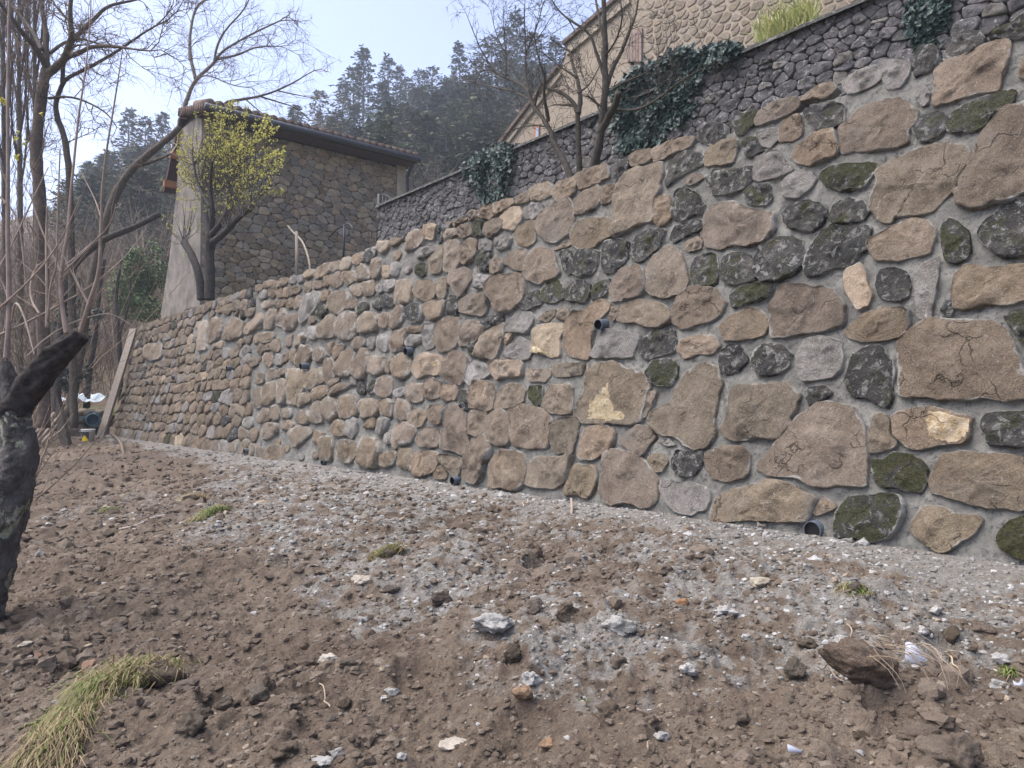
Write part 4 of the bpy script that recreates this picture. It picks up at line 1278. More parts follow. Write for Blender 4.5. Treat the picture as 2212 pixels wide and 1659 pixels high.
SKY = [(275, 232, 112, 0, 'slim pointed conifer on the low left end of the skyline'),
       (312, 250, 108, 2, 'bushy conifer on the left skyline just right of the slim pointed one'),
       (352, 243, 110, 1, 'conifer on the skyline touching the left edge of the shed roof'),
       (694, 192, 112, 5, 'low rounded pine on the skyline over the shed gutter'),
       (740, 172, 112, 2, 'conifer left of the tallest skyline spire above the shed roof'),
       (766, 142, 111, 4, 'broad dark pine leaning against the tallest spire above the shed'),
       (785, 100, 110, 1, 'tallest pointed spire conifer on the skyline above the shed roof'),
       (842, 118, 110, 3, 'second tall ragged conifer right of the tallest spire'),
       (866, 140, 111, 0, 'short conifer tucked right of the second tall ragged one'),
       (907, 150, 112, 6, 'rounded pine in the dip of the skyline'),
       (936, 140, 111, 7, 'flat topped pine right of the dip in the skyline'),
       (995, 92, 112, 0, 'narrow column shaped conifer standing clear on the skyline'),
       (1026, 126, 112, 5, 'pine right of the narrow column shaped conifer'),
       (1062, 76, 110, 6, 'large pine at the left shoulder of the highest crown group'),
       (1090, 60, 109, 7, 'big full pine below the highest tree on the right hand skyline'),
       (1120, 22, 110, 3, 'highest tree on the skyline seen behind the bare fruit tree'),
       (1160, 70, 112, 4, 'pine right of the highest tree on the skyline'),
       (1200, 80, 113, 2, 'conifer behind the upper edge of the cream house gable'),
       (1232, 76, 112, 1, 'pointed conifer nearest the cream house roof')]
for u, v, y, var, lab in SKY:
    k = ray(u, v).x / ray(u, v).y
    top = at_depth(u, v, y).z
    z = float(hill_z(np.array(k), np.array(float(y))))
    conifer("conifer" if var < 4 else "pine_tree", k, y, max(6.5, min(14, top - z)) , var, rt.uniform(0, 6), lab, None, 1.15 if var >= 4 else 1.0)
n_t = 0
for i in range(1200):
    if n_t >= 280: break
    u = rt.uniform(130, 1420); y = rt.uniform(50, 110)
    k = (u - CX) / FPX
    z = float(hill_z(np.array(k), np.array(y)))
    h = rt.uniform(6.0, 9.0)
    vv = to_u((k * y, y, z + h))
    lim = np.interp(u, [130, 275, 400, 600, 690, 785, 990, 1062, 1120, 1250, 1500], [330, 262, 262, 215, 205, 175, 150, 120, 95, 95, 60])
    if vv[1] < lim: continue
    if u < 420 and vv[1] > 420: continue
    var = rt.choices(range(8), (3, 3, 3, 3, 4, 4, 4, 4))[0]
    conifer("conifer" if var < 4 else "pine_tree", k, y, h, var, rt.uniform(0, 6), "dark conifer among the dense wood covering the hillside" if var < 4 else "olive green pine among the dense wood covering the hillside", "conifers of the wooded hillside" if var < 4 else "pines of the wooded hillside", rt.uniform(.95, 1.35))
    n_t += 1

# ------------------------------------------------------------------ twig tools
def sprout(G, p, d, L, r, lvl, rg, up=0.15, wander=0.28, kids=(3, 5), spread=(0.5, 1.1), tips=None, nseg=4):
    pts = [p]; d = d.normalized()
    for i in range(nseg):
        d = (d + Vector((rg.gauss(0, wander), rg.gauss(0, wander), rg.gauss(0, wander) + up * .4))).normalized()
        pts.append(pts[-1] + d * (L / nseg))
    G.tube(pts, [r * (1 - .75 * i / nseg) for i in range(nseg + 1)], 3)
    if tips is not None and lvl == 0: tips.append((pts[-1], d))
    if lvl > 0:
        for _ in range(rg.randint(*kids)):
            t = rg.uniform(.2, 1.0); i = min(nseg - 1, int(t * nseg)); q = pts[i].lerp(pts[i + 1], t * nseg - i)
            ax = (pts[i + 1] - pts[i]).normalized()
            side = ax.cross(Vector((rg.gauss(0, 1), rg.gauss(0, 1), rg.gauss(0, 1))))
            if side.length < 1e-3: continue
            th = rg.uniform(*spread)
            nd = ax * math.cos(th) + side.normalized() * math.sin(th)
            sprout(G, q, nd, L * rg.uniform(.4, .7), max(r * .58, .0034), lvl - 1, rg, up, wander, kids, spread, tips, max(2, nseg - 1))
def smooth_line(pts, rads, it=2):
    for _ in range(it):
        np_, nr = [pts[0]], [rads[0]]
        for i in range(len(pts) - 1):
            np_ += [pts[i].lerp(pts[i + 1], .25), pts[i].lerp(pts[i + 1], .75)]
            nr += [rads[i] * .75 + rads[i + 1] * .25, rads[i] * .25 + rads[i + 1] * .75]
        pts, rads = np_ + [pts[-1]], nr + [rads[-1]]
    return pts, rads
def limbs_to_world(limbs, place, jit, rg):
    """limbs: (list of picture points, px radius at start, at end[, depth drift]); place(u, v, drift) gives the point"""
    out = []
    for li, l in enumerate(limbs):
        pts = []; n = len(l[0]); dr = l[3] if len(l) > 3 else 0.0
        for i, (u, v) in enumerate(l[0]):
            pts.append(place(u, v, dr * i / max(1, n - 1)))
        k = (pts[0] - EYE).y / FPX
        rads = [k * (l[1] + (l[2] - l[1]) * i / (n - 1)) for i in range(n)]
        out.append(smooth_line(pts, rads))
    return out
def hand_tree(name, label, cat, base, limbs, place, bark, twig_bark, seed, step=.35, L=(0.5, 1.1), r=.008, lvl=2, kids=(3, 5), up=.15, wander=.28, skip=0.12, only=None, sides=8, group=None, wood="trunk", spread=(0.5, 1.1), per=1):
    rg = random.Random(seed)
    WLi = limbs_to_world(limbs, place, 0, rg)
    T = thing(name, label, cat, base if base is not None else WLi[0][0][0], group)
    g = Geo(); tw = Geo(); tips = []
    for i, (pts, rads) in enumerate(WLi):
        g.tube(pts, rads, sides, True, 0, .25)
    g.build(wood, bark, T)
    for i, (pts, rads) in enumerate(WLi):
        if only is not None and i not in only: continue
        acc = 0; tot = sum((pts[j + 1] - pts[j]).length for j in range(len(pts) - 1)); run = 0
        for j in range(len(pts) - 1):
            seg = pts[j + 1] - pts[j]; run += seg.length; acc += seg.length
            while acc > step:
                acc -= step
                if run < tot * skip: continue
                for _ in range(per):
                    ax = seg.normalized()
                    side = ax.cross(Vector((rg.gauss(0, 1), rg.gauss(0, .7), rg.gauss(0, 1))))
                    if side.length < 1e-3: continue
                    th = rg.uniform(*spread)
                    nd = ax * math.cos(th) + side.normalized() * math.sin(th) + ZUP * up
                    sprout(tw, pts[j].lerp(pts[j + 1], rg.random()), nd, rg.uniform(*L), min(r, rads[j] * .7), lvl, rg, up, wander, kids, spread, tips)
        ax = (pts[-1] - pts[-3]).normalized()
        if rads[-1] < .03:
            for _ in range(2): sprout(tw, pts[-1], ax + Vector((rg.gauss(0, .3), rg.gauss(0, .3), rg.gauss(0, .3))), rg.uniform(*L), rads[-1], lvl, rg, up, wander, kids, spread, tips)
    if tw.v:
        o = tw.build("twigs", twig_bark, T); o['kind'] = 'stuff'
    return T, WLi, tips
def dpl(depth):
    return lambda u, v, dr=0.0: at_depth(u, v, depth + dr)
def zq(k, *pts): return [(x / k, y / k) for x, y in pts]
M['twig'] = plain("twig_bark", (0.13, 0.1, 0.075), 0.9, 0.4, 20, 0, 0.7)
M['twig_pale'] = plain("pale_twig_bark", (0.3, 0.24, 0.175), 0.9, 0.4, 20, 0, 0.7)

# big bare tree on the left
q4 = lambda *p: zq(4.0, *p)
LA = [(q4((380, 3700), (372, 2600), (350, 1900), (330, 1480), (300, 1300), (340, 1000), (370, 750), (400, 600)), 13, 11),
      (q4((400, 600), (392, 450), (402, 300), (380, 180), (350, 0), (330, -200)), 8, 3, .6),
      (q4((390, 560), (300, 400), (190, 280), (60, 100), (-80, -60)), 7, 3, -1.2),
      (q4((360, 430), (300, 300), (230, 200), (110, 60), (0, -100)), 5, 2, .8),
      (q4((410, 640), (500, 570), (560, 500), (590, 400), (622, 300), (602, 100), (625, -120)), 9, 3.5, -.8),
      (q4((560, 500), (680, 460), (800, 395), (1000, 400), (1150, 425), (1300, 440)), 6, 1.5, -1.0),
      (q4((590, 420), (640, 330), (800, 180), (920, 50), (1100, 15), (1300, -30)), 6, 2, 1.0),
      (q4((640, 3700), (620, 2300), (600, 1500), (570, 1250), (540, 1130), (490, 1020), (478, 880), (540, 720), (600, 660), (760, 590), (900, 510), (1050, 420), (1200, 310), (1340, 225)), 8, 2, .5),
      (q4((540, 720), (545, 560), (600, 420)), 5, 3),
      (q4((420, 850), (600, 830), (780, 890), (930, 980), (1010, 1100)), 3, 1, -.8),
      (q4((430, 460), (560, 360), (700, 330), (860, 380)), 4, 1.5, 1.0),
      (q4((640, 340), (620, 200), (480, 60), (420, -80)), 3.5, 1.5, .5)]
hand_tree("bare_tree", "large bare walnut like tree spreading its branches over the left sky", "tree", None, LA, dpl(15), M['bark'], M['twig'], 21, .34, (.5, 1.3), .012, 2, (4, 7), .05, .34)
# tree rising behind the shed
LB = [(q4((1540, 1150), (1590, 940), (1620, 840), (1690, 680), (1850, 550), (1900, 460), (2000, 390), (2220, 270), (2420, 180)), 5.5, 1.5),
      (q4((1690, 680), (1640, 480), (1640, 280), (1690, 50), (1800, -10), (1840, -120)), 4, 1.5, .8),
      (q4((1850, 550), (1870, 400), (1950, 250), (2100, 100), (2170, -40)), 3, 1.2, -.8),
      (q4((1880, 510), (2050, 480), (2212, 400), (2420, 400)), 3, 1, .6),
      (q4((1690, 680), (1800, 640), (2000, 740), (2180, 760)), 2, .8, -.6)]
hand_tree("bare_tree", "bare tree rising behind the left end of the shed roof", "tree", None, LB, dpl(29), M['grey_bark'], M['twig'], 22, .4, (.8, 2.2), .016, 2, (4, 6), .05, .32)
LB2 = [([(470, 262), (478, 235), (490, 219), (530, 214), (561, 208), (596, 197), (641, 175), (664, 160)], 4, 1.2),
       ([(561, 208), (600, 220), (640, 232), (668, 258)], 2, .8, .5), ([(530, 214), (560, 240), (590, 262)], 1.6, .7, -.4), ([(600, 196), (640, 205), (680, 212)], 1.5, .7, .4)]
hand_tree("bare_tree", "drooping bare branch tree leaning right over the shed tiles", "tree", None, LB2, dpl(30), M['bark'], M['twig_pale'], 23, .45, (.7, 1.5), .012, 2, (2, 4), -.12, .25)
# columnar poplars at the far left
for i, (u, lab) in enumerate([(6, 'leftmost bare brown poplar column at the picture edge'), (40, 'middle bare brown poplar column on the far left'), (74, 'right hand bare brown poplar column beside the big tree')]):
    lm = [([(u + 4, 900), (u + 4, 520), (u + 2, 300), (u, 100), (u + 4, -150)], 7, 3)] + \
         [([(u + 2, 420 - j * 60), (u + (-16 if j % 2 else 17), 330 - j * 60), (u + (-20 if j % 2 else 22), 180 - j * 60)], 3, 1.2, (-.8, .9)[j % 3 == 0]) for j in range(7)]
    hand_tree("poplar_tree", lab, "tree", None, lm, dpl(21 + i), M['bark'], M['twig'], 30 + i, .3, (.9, 1.8), .012, 1, (3, 5), .55, .12, .1, None, 6, None, "trunk", (.15, .5))
# leaning trunks in the brush
hand_tree("leaning_trunk", "upper of two bare leaning trunks slanting up to the shed eaves", "tree", None, [([(150, 900), (190, 640), (220, 510), (250, 412), (287, 362), (325, 330), (372, 292), (388, 275)], 11, 6), ([(290, 362), (330, 350), (370, 332)], 4, 2, .4)], dpl(20), M['bark'], M['twig_pale'], 40, .4, (.4, 1.0), .01, 1)
hand_tree("leaning_trunk", "lower bare leaning trunk crossing toward the shed wall", "tree", None, [([(120, 930), (128, 760), (140, 608), (162, 571), (195, 538), (230, 513), (287, 493), (345, 462)], 8, 6)], dpl(19), M['dark_bark'], M['twig'], 41, .4, (.4, 1.0), .009, 1)
hand_tree("bare_tree", "dark slim forked trunk standing behind the plastic sheet", "tree", None, [([(184, 930), (192, 800), (205, 740), (212, 640), (225, 560)], 7, 4), ([(200, 760), (180, 690), (170, 600)], 4, 2)], dpl(25), M['dark_bark'], M['twig'], 42, .4, (.5, 1.2), .01, 1)
hand_tree("bare_tree", "thin dark trunk right of the forked one behind the leaning plank", "tree", None, [([(262, 930), (258, 720), (248, 640), (262, 560)], 6, 3), ([(258, 720), (280, 660), (282, 600)], 3, 1.5)], dpl(26), M['dark_bark'], M['twig'], 43, .35, (.6, 1.3), .01, 1)

# ------------------------------------------------------------------ brush behind (too much to count)
def wands(name, n, urange, drange, hrange, mats, seed, zf, lean=.25, label=None):
    rg = random.Random(seed); G = Geo()
    for i in range(n):
        u = rg.uniform(*urange); y = rg.uniform(*drange); k = (u - CX) / FPX
        z = zf(k, y)
        if z is None or (name == 'brush' and y < 30 and 112 < u < 345): continue
        p = Vector((k * y, y, z - .05)); h = rg.uniform(*hrange)
        d = Vector((rg.gauss(0, lean), rg.gauss(0, lean), 1)).normalized()
        pts = [p]
        for j in range(4):
            d = (d + Vector((rg.gauss(0, .13), rg.gauss(0, .13), rg.gauss(-.02, .08)))).normalized(); pts.append(pts[-1] + d * h / 4)
        r = rg.uniform(.004, .011) * (1 + .02 * y); mi = rg.randrange(len(mats))
        G.tube(pts, [r, r * .9, r * .7, r * .5, r * .25], 3, False, mi)
        for _ in range(rg.randint(1, 4)):
            t = rg.uniform(.25, .95); j = min(3, int(t * 4)); q = pts[j].lerp(pts[j + 1], t * 4 - j)
            e = (d + Vector((rg.gauss(0, .8), rg.gauss(0, .8), rg.uniform(-.2, .7)))).normalized(); l = h * rg.uniform(.12, .35)
            m = q + e * l * .5 + Vector((0, 0, rg.uniform(-.05, .08) * l)); G.tube([q, m, m + (e + ZUP * rg.uniform(-.3, .5)) * l * .5], [r * .6, r * .45, r * .2], 3, False, mi)
    o = G.build(name, mats, None, G.v[0]); o['kind'] = 'stuff'
    if label: o['label'] = label
    return o
def zh(k, y): return float(hill_z(np.array(k), np.array(y))) if y > 26 else float(ground_z(k * y, y, False))
wands("brush", 3800, (-60, 338), (20, 62), (2.2, 7.5), [M['twig'], M['twig_pale'], M['bark']], 51, zh, .3, "tangled bare brush behind the left trunk")
wands("brush", 160, (-60, 70), (9, 16), (.5, 1.6), [M['twig_pale'], M['twig']], 52, lambda k, y: zh(k, y) if wall_dist(k * y, y) > 2 else None, .35, "dry bare shoots along the edge of the soil")
wands("thicket", 900, (820, 1120), (36, 56), (3, 7.0), [M['grey_bark'], M['twig'], M['twig_pale']], 53, zh, .1, "grey leafless thicket below the wooded hill")
wands("thicket", 500, (480, 860), (36, 50), (3, 6), [M['grey_bark'], M['twig']], 54, zh, .15, "grey leafless thicket behind the shed roof")
# ground cover of dry and evergreen leaves on the banks
def leaf_mat(name, c0, c1, rough=.6, trans=0.0):
    t = NT(name); g = t.n("ShaderNodeNewGeometry")
    c = t.ramp(g.outputs["Random Per Island"], [(0.0, c0), (1.0, c1)])
    t.done(c, None, rough)
    if trans:
        tr = t.n("ShaderNodeBsdfTranslucent"); t.l(c, tr.inputs["Color"])
        mx = t.n("ShaderNodeMixShader"); mx.inputs[0].default_value = trans
        t.l(t.b.outputs[0], mx.inputs[1]); t.l(tr.outputs[0], mx.inputs[2]); t.l(mx.outputs[0], t.out.inputs[0])
    return t.m
M['ivy'] = leaf_mat("ivy_leaves", (0.014, 0.03, 0.027), (0.05, 0.08, 0.07), .45)
M['bush'] = leaf_mat("evergreen_leaves", (0.035, 0.075, 0.022), (0.1, 0.155, 0.05), .6)
M['bud'] = leaf_mat("young_yellow_leaves", (0.34, 0.34, 0.07), (0.62, 0.58, 0.17), .6, .4)
M['dry'] = leaf_mat("dry_leaves", (0.16, 0.12, 0.075), (0.32, 0.25, 0.16), .8)
def leaf(V, F, p, nrm, s, rg, kite=True):
    t = nrm.cross(Vector((rg.gauss(0, 1), rg.gauss(0, 1), rg.gauss(0, 1))))
    if t.length < 1e-4: return
    t.normalize(); b = nrm.cross(t).normalized()
    k = len(V)
    V += [p - t * s * .5, p + b * s * .38 + nrm * s * .08, p + t * s * .55, p - b * s * .38 + nrm * s * .08]
    F.append((k, k + 1, k + 2, k + 3))
def leaf_cloud(name, centre, rad, n, s, mat, seed, parent=None, shell=.55, kind='stuff'):
    rg = random.Random(seed); V = []; F = []
    c = Vector(centre)
    lumps = [(Vector((rg.gauss(0, .5), rg.gauss(0, .5), rg.gauss(0, .5))), rg.uniform(.3, .6)) for _ in range(14)]
    for i in range(n):
        l, lr = rg.choice(lumps)
        d = Vector((rg.gauss(0, 1), rg.gauss(0, 1), rg.gauss(0, 1))).normalized()
        q = l + d * lr * rg.uniform(shell, 1.0)
        p = c + Vector((q.x * rad[0], q.y * rad[1], q.z * rad[2]))
        nn = (d + Vector((rg.gauss(0, .6), rg.gauss(0, .6), rg.gauss(0, .6)))).normalized()
        leaf(V, F, p, nn, s * rg.uniform(.6, 1.3), rg)
    return link(name, mesh(name, [v - c for v in V], F, mat, False), parent, c)
b_ = thing("evergreen_bush", "dark green leafy bush filling the corner between wall end and shed", "bush", at_depth(305, 690, 28.5))
o = leaf_cloud("foliage", at_depth(305, 612, 28.5), (1.0, .8, 1.7), 5200, .11, M['bush'], 61, b_); o['kind'] = 'stuff'
b_ = thing("ivy_clump", "dark ivy clump hanging behind the cut limb on the left", "plant", at_depth(140, 850, 20))
o = leaf_cloud("foliage", at_depth(140, 815, 20), (.45, .4, .55), 1500, .09, M['ivy'], 62, b_); o['kind'] = 'stuff'
b_ = thing("laurel_bush", "dark evergreen patch low in the brush under the lower leaning trunk", "bush", at_depth(150, 700, 22))
o = leaf_cloud("foliage", at_depth(160, 690, 22), (.8, .6, .5), 1600, .1, M['ivy'], 63, b_); o['kind'] = 'stuff'

# ------------------------------------------------------------------ stone shed
M['shed_joint'] = plain("shed_joint", (0.06, 0.05, 0.04), .95, 0, 9, .6, .6, False)
M['render'] = plain("weathered_render", (0.2, 0.182, 0.157), .95, 0, 2.2, .7, .6, False)
M['wood_brown'] = plain("brown_soffit_boards", (0.07, 0.04, 0.032), .8, .1, 9, .2, .75)
M['wood_orange'] = plain("orange_purlin", (0.3, 0.15, 0.08), .8, .1, 9, .2, .8)
M['tile'] = plain("clay_roof_tile", (0.13, 0.095, 0.078), .9, .4, 14, .3, .6)
M['gutter'] = plain("dark_zinc_gutter", (0.05, 0.056, 0.068), .5, 0, 6, 0, .8, True, .0)
M['iron'] = plain("dark_painted_iron", (0.035, 0.037, 0.045), .5, 0, 6, 0, .8)
Cc = at_depth(444, 227, 22.0)
e_ = (at_depth(900, 338, 26.8) - Cc); e_.z = 0; Ls = e_.length; e_.normalize()
f_ = Vector((-e_.y, e_.x, 0))
if f_.y < 0: f_ = -f_
def on_shed(u, v, back=0.0):
    r = ray(u, v); p0 = Cc + f_ * back
    t = (p0 - EYE).dot(f_) / r.dot(f_)
    return EYE + r * t
OV = 0.62
P0 = on_shed(440, 400, OV); P1 = on_shed(874, 400, OV)
a0 = 0.0; a1 = (P1 - P0).dot(e_)
SB = Vector((P0.x, P0.y, TER_Z))
SH = thing("stone_shed", "small rubble stone shed with tiled roof and dark gutter beyond the wall", "shed", SB + e_ * 3); tag(SH, kind='thing')
EAVE = Cc.z - .12
hb = EAVE - TER_Z
v, f = box_vf(SB + f_ * .1 - ZUP * .6, e_ * a1, f_ * 2.3, ZUP * (hb + .9))
simple("wall", v, f, M['shed_joint'], SH)
def shed_frame(a, b): return SB + e_ * a + f_ * .1 + ZUP * b, e_, ZUP, -f_
rg = random.Random(77)
def rubble(amax, bmin, bmax, w, h, asp, rg, jit=.32):
    seeds = []
    b = bmin; r_ = 0
    while b < bmax:
        rh = rg.uniform(*h); a = -rg.uniform(0, w[1])
        while a < amax + .2:
            ww = rg.uniform(*w)
            seeds.append(((a + ww / 2 + rg.uniform(-jit, jit) * ww * .6) / asp, b + rh / 2 + rg.uniform(-jit, jit) * rh)); a += ww
        b += rh
    return [(i, [(x * asp, y) for x, y in c]) for i, c in voronoi(seeds, [True] * len(seeds), (0, bmin, amax / asp, bmax))]
st = []
for i, c in rubble(a1 - .3, .6, hb - .1, (.15, .58), (.11, .27), 1.5, rg, .45):
    if abs(area2(c)) < .01: continue
    st.append((rg.choices('tgp', (74, 22, 4))[0], shrink(c, .006), rg.uniform(.03, .06), 12, dict(rough=.4, tilt=.07, soft=1, inset=.05, facets=2, corner=.08)))
M['shed_a'] = stone_mat("shed_stone", (0.3, 0.237, 0.165), (0.41, 0.338, 0.252), (0.17, 0.13, 0.09), .8, .6, .2)
M['shed_b'] = stone_mat("shed_grey_stone", (0.255, 0.226, 0.182), (0.34, 0.305, 0.255), (0.15, 0.13, 0.103), .8, .5, .2)
_sv = {k_: STONE_T[k_] for k_ in 'tgp'}
STONE_T.update(t='shed_a', g='shed_b')
lay_stones(SH, st, shed_frame, 290, rg)
STONE_T.update(_sv)
v, f = box_vf(SB + e_ * (a1 - .3) + f_ * .03, e_ * .36, f_ * .4, ZUP * hb)
M['pier'] = plain("cream_pier_render", (0.36, 0.31, 0.24), .95, 0, 2.2, .4, .8, False)
simple("corner_pier", v, f, M['pier'], SH)
# rendered side with its spreading foot
g = Geo()
def prism(low, high):
    n = len(low); g2 = Geo()
    g2.face(list(reversed(low))); g2.face(high)
    for i in range(n): g2.face([low[i], low[(i + 1) % n], high[(i + 1) % n], high[i]])
    return g2
zt = EAVE + .12; zl = TER_Z - 2.4
def side(z, L, bulge): 
    p = Vector((P0.x, P0.y, z))
    return [p - f_ * bulge + e_ * .06 + f_ * .08, p - f_ * bulge - e_ * .05 + f_ * .08, p + f_ * L - e_ * .1, p + f_ * L + e_ * 1.5]
g2 = Geo()
lv = [(zl, 4.3, .02), (TER_Z + .8, 3.7, .015), (TER_Z + 2.5, 2.9, .01), (TER_Z + 4.4, 2.3, .0), (zt, 1.9, -.02)]
for (z0, L0, b0), (z1, L1, b1) in zip(lv[:-1], lv[1:]):
    A, B = side(z0, L0, b0), side(z1, L1, b1)
    for i in range(4): g2.face([A[i], A[(i + 1) % 4], B[(i + 1) % 4], B[i]])
o = g2.build("side_wall", M['render'], SH, None, False); o['label'] = "pale rendered side wall with spreading foot"
# roof
Aa = at_depth(389, 238, 23.67); Rr = at_depth(352, 412, 24.95)
LR = Ls + .02
def slab(p, q, L, th, name, mat):
    n = (q - p).cross(e_).normalized()
    if n.z < 0: n = -n
    v, f = box_vf(p, q - p, e_ * L, n * -th)
    return simple(name, v, f, mat, SH), n
slope = (Aa - Cc)
_, nr_ = slab(Cc, Aa, LR, .12, "front_roof", M['wood_brown'])
_, nb_ = slab(Aa, Rr, LR, .12, "rear_roof", M['wood_brown'])
ntile = 27
tl = mesh("tile", *(lambda G: (G.v, G.f))((lambda: (lambda G: (G.tube([Vector((0, 0, 0)), Vector((0, 1.2, .31))], .125, 10, True), G)[1])(Geo()))()), M['tile'])
ang = math.atan2(f_.y, f_.x) - math.pi / 2
for i in range(ntile):
    p = Cc + e_ * (.12 + (LR - .2) * i / (ntile - 1)) + nr_ * .02 - f_ * .06
    o = link("tile", tl, SH, p + nr_ * .06); o.rotation_euler = (0, 0, ang)
g = Geo()
for i in range(12):
    p = Cc.lerp(Aa, (i + .5) / 12)
    g.tube([p - e_ * .03 + nr_ * .05, p - e_ * .03 - nr_ * .2], .055, 6, True)
o = g.build("verge_tiles", M['tile'], SH); o['kind'] = 'stuff'
g = Geo()
g.tube([Cc - f_ * .1 - ZUP * .06 - e_ * .05, Cc - f_ * .1 - ZUP * .06 + e_ * (LR + .05)], .1, 12, True)
g.build("gutter", M['gutter'], SH)
v, f = box_vf(Cc - ZUP * .17 + f_ * .02, e_ * LR, f_ * .05, ZUP * .17); simple("fascia", v, f, M['wood_brown'], SH)
v, f = box_vf(Cc - ZUP * .16 + f_ * .07, e_ * LR, f_ * (OV + .05), ZUP * .03); simple("soffit", v, f, M['wood_brown'], SH)
g = Geo(); p = on_shed(896, 346, .05); g.tube([p, p + f_ * .3 - ZUP * .3, p + f_ * .45 - ZUP * .5, p + f_ * .45 - ZUP * 4], .05, 8); g.build("downpipe", M['gutter'], SH)
for u_, v_ in [(384, 334), (371, 396)]:
    p = at_depth(u_, v_, 24.2)
    v, f = box_vf(p - e_ * .22 - ZUP * .12, e_ * 1.3, f_ * .16, ZUP * .2); simple("purlin", v, f, M['wood_orange'], SH)

# ------------------------------------------------------------------ old dark wall above, with ivy
D2 = 9.5
TOP2 = EYE.z + 5.2
M['old_joint'] = plain("old_wall_joint", (0.075, 0.075, 0.076), .95, 0, 7, .7, .5, False)
def old_stone():
    t = NT("old_wall_stone"); v = t.coord(); r = t.rnd()
    n1 = t.noise(v, 6, 5, .65); n2 = t.noise(v, 16, 6, .7, .5); n3 = t.noise(v, 60, 3, .7)
    c = t.ramp(n1, [(0.3, (.055, .055, .059)), (.55, (.11, .105, .106)), (.75, (.17, .157, .148))])
    c = t.mix(t.ramp(n2, [(.58, 0.0), (.63, .85)]), c, (.3, .31, .3))
    c = hsv(t, c, r, .03, .5)
    return t.done(c, t.bump(t.math('ADD', n1, n2), .9, .05))
M['old'] = old_stone()
STONE_T['o'] = 'old'
sL = plane_hit(818, 480, D2).dot(W)
OW = thing("old_stone_wall", "old dark lichen covered stone wall rising behind the new wall", "wall", sd_(sL * .5, D2, TER_Z)); tag(OW, kind='thing')
def old_frame(a, b): return sd_(sL - a, D2, TER_Z + b), -W, ZUP, -N
hO = TOP2 - TER_Z
v, f = box_vf(sd_(sL - .03, D2 + .03, TER_Z - .5), -W * (sL + 3), N * .6, ZUP * (hO + .45)); simple("core", v, f, M['old_joint'], OW)
st = []
rg = random.Random(78)
for i, c in rubble(sL + 2.5, .0, hO - .06, (.12, .38), (.08, .18), 1.5, rg, .49):
    cc = centroid(c)
    pu = to_u(old_frame(*cc)[0])
    if pu[0] > 2330 or pu[1] < -70: continue
    if pu[1] > 877 - .342 * (pu[0] + 207) + 45: continue
    if abs(area2(c)) < .008: continue
    st.append(('o' if rg.random() < .93 else 'g', shrink(c, .004), rg.uniform(.025, .06), 11, dict(rough=.6, tilt=.1, soft=1, facets=2, corner=.08)))
_tg = 'tgpdm'
def lay_old():
    order = st
    mats = [M['old'], M['tan'], M['grey']]
    def size(s_):
        pts = [to_u(old_frame(*q)[0]) for q in s_[1]]; return abs(area2(pts))
    order = sorted(st, key=size, reverse=True); rest = Geo()
    for i, (ty, poly, p, n, kw) in enumerate(order):
        c, V, F = stone_geo(poly, p, rg, n, **kw)
        P, U_, V_, N_ = old_frame(*c)
        wv = [U_ * a + V_ * b + N_ * z for a, b, z in V]
        m = {'o': 'old', 'g': 'grey'}[ty]
        if i < 290: link("stone", mesh("stone", wv, F, M[m]), OW, P)
        else: rest.add([w + P for w in wv], F, 0)
    if rest.v:
        o = rest.build("small_stones", [M['old']], OW, WL[OW.name]); o['kind'] = 'stuff'
lay_old()
g = Geo(); nseg = 90
for i in range(nseg):
    a = (sL + 3) * i / (nseg - 1)
    for j in range(7):
        th = math.pi * j / 6
        off = .03 * mn.noise(Vector((a * 2, j * .7, 3)))
        g.v.append(sd_(sL - a + .03, D2 + .28 - .4 * math.cos(th), TOP2 - .09 + (.16 + off) * math.sin(th)))
for i in range(nseg - 1):
    for j in range(6):
        q = i * 7 + j; g.f.append((q, q + 1, q + 8, q + 7)); g.m.append(0)
M['cap'] = lichen_mat("mossy_coping", .3, 1.1)
g.build("coping", M['cap'], OW)
sheet("upper_terrace", [sd_(-6, D2 + .5, TOP2 - .5), sd_(sL, D2 + .5, TOP2 - .5), sd_(sL, 30, TOP2 + 1.5), sd_(-6, 30, TOP2 + 1.5)][::-1], M['turf'])
v, f = box_vf(sd_(sL, D2 + .5, TER_Z - .5), N * 15, -W * .3, ZUP * (hO + .2)); o = simple("terrace_side_wall", v, f, M['old_joint']); tag(o, "dark side of the upper terrace behind the old wall's left end", "wall", kind='thing')
def in_poly(x, y, poly):
    c = False
    for i in range(len(poly)):
        (xa, ya), (xb, yb) = poly[i - 1], poly[i]
        if (ya > y) != (yb > y) and x < (xb - xa) * (y - ya) / (yb - ya) + xa: c = not c
    return c
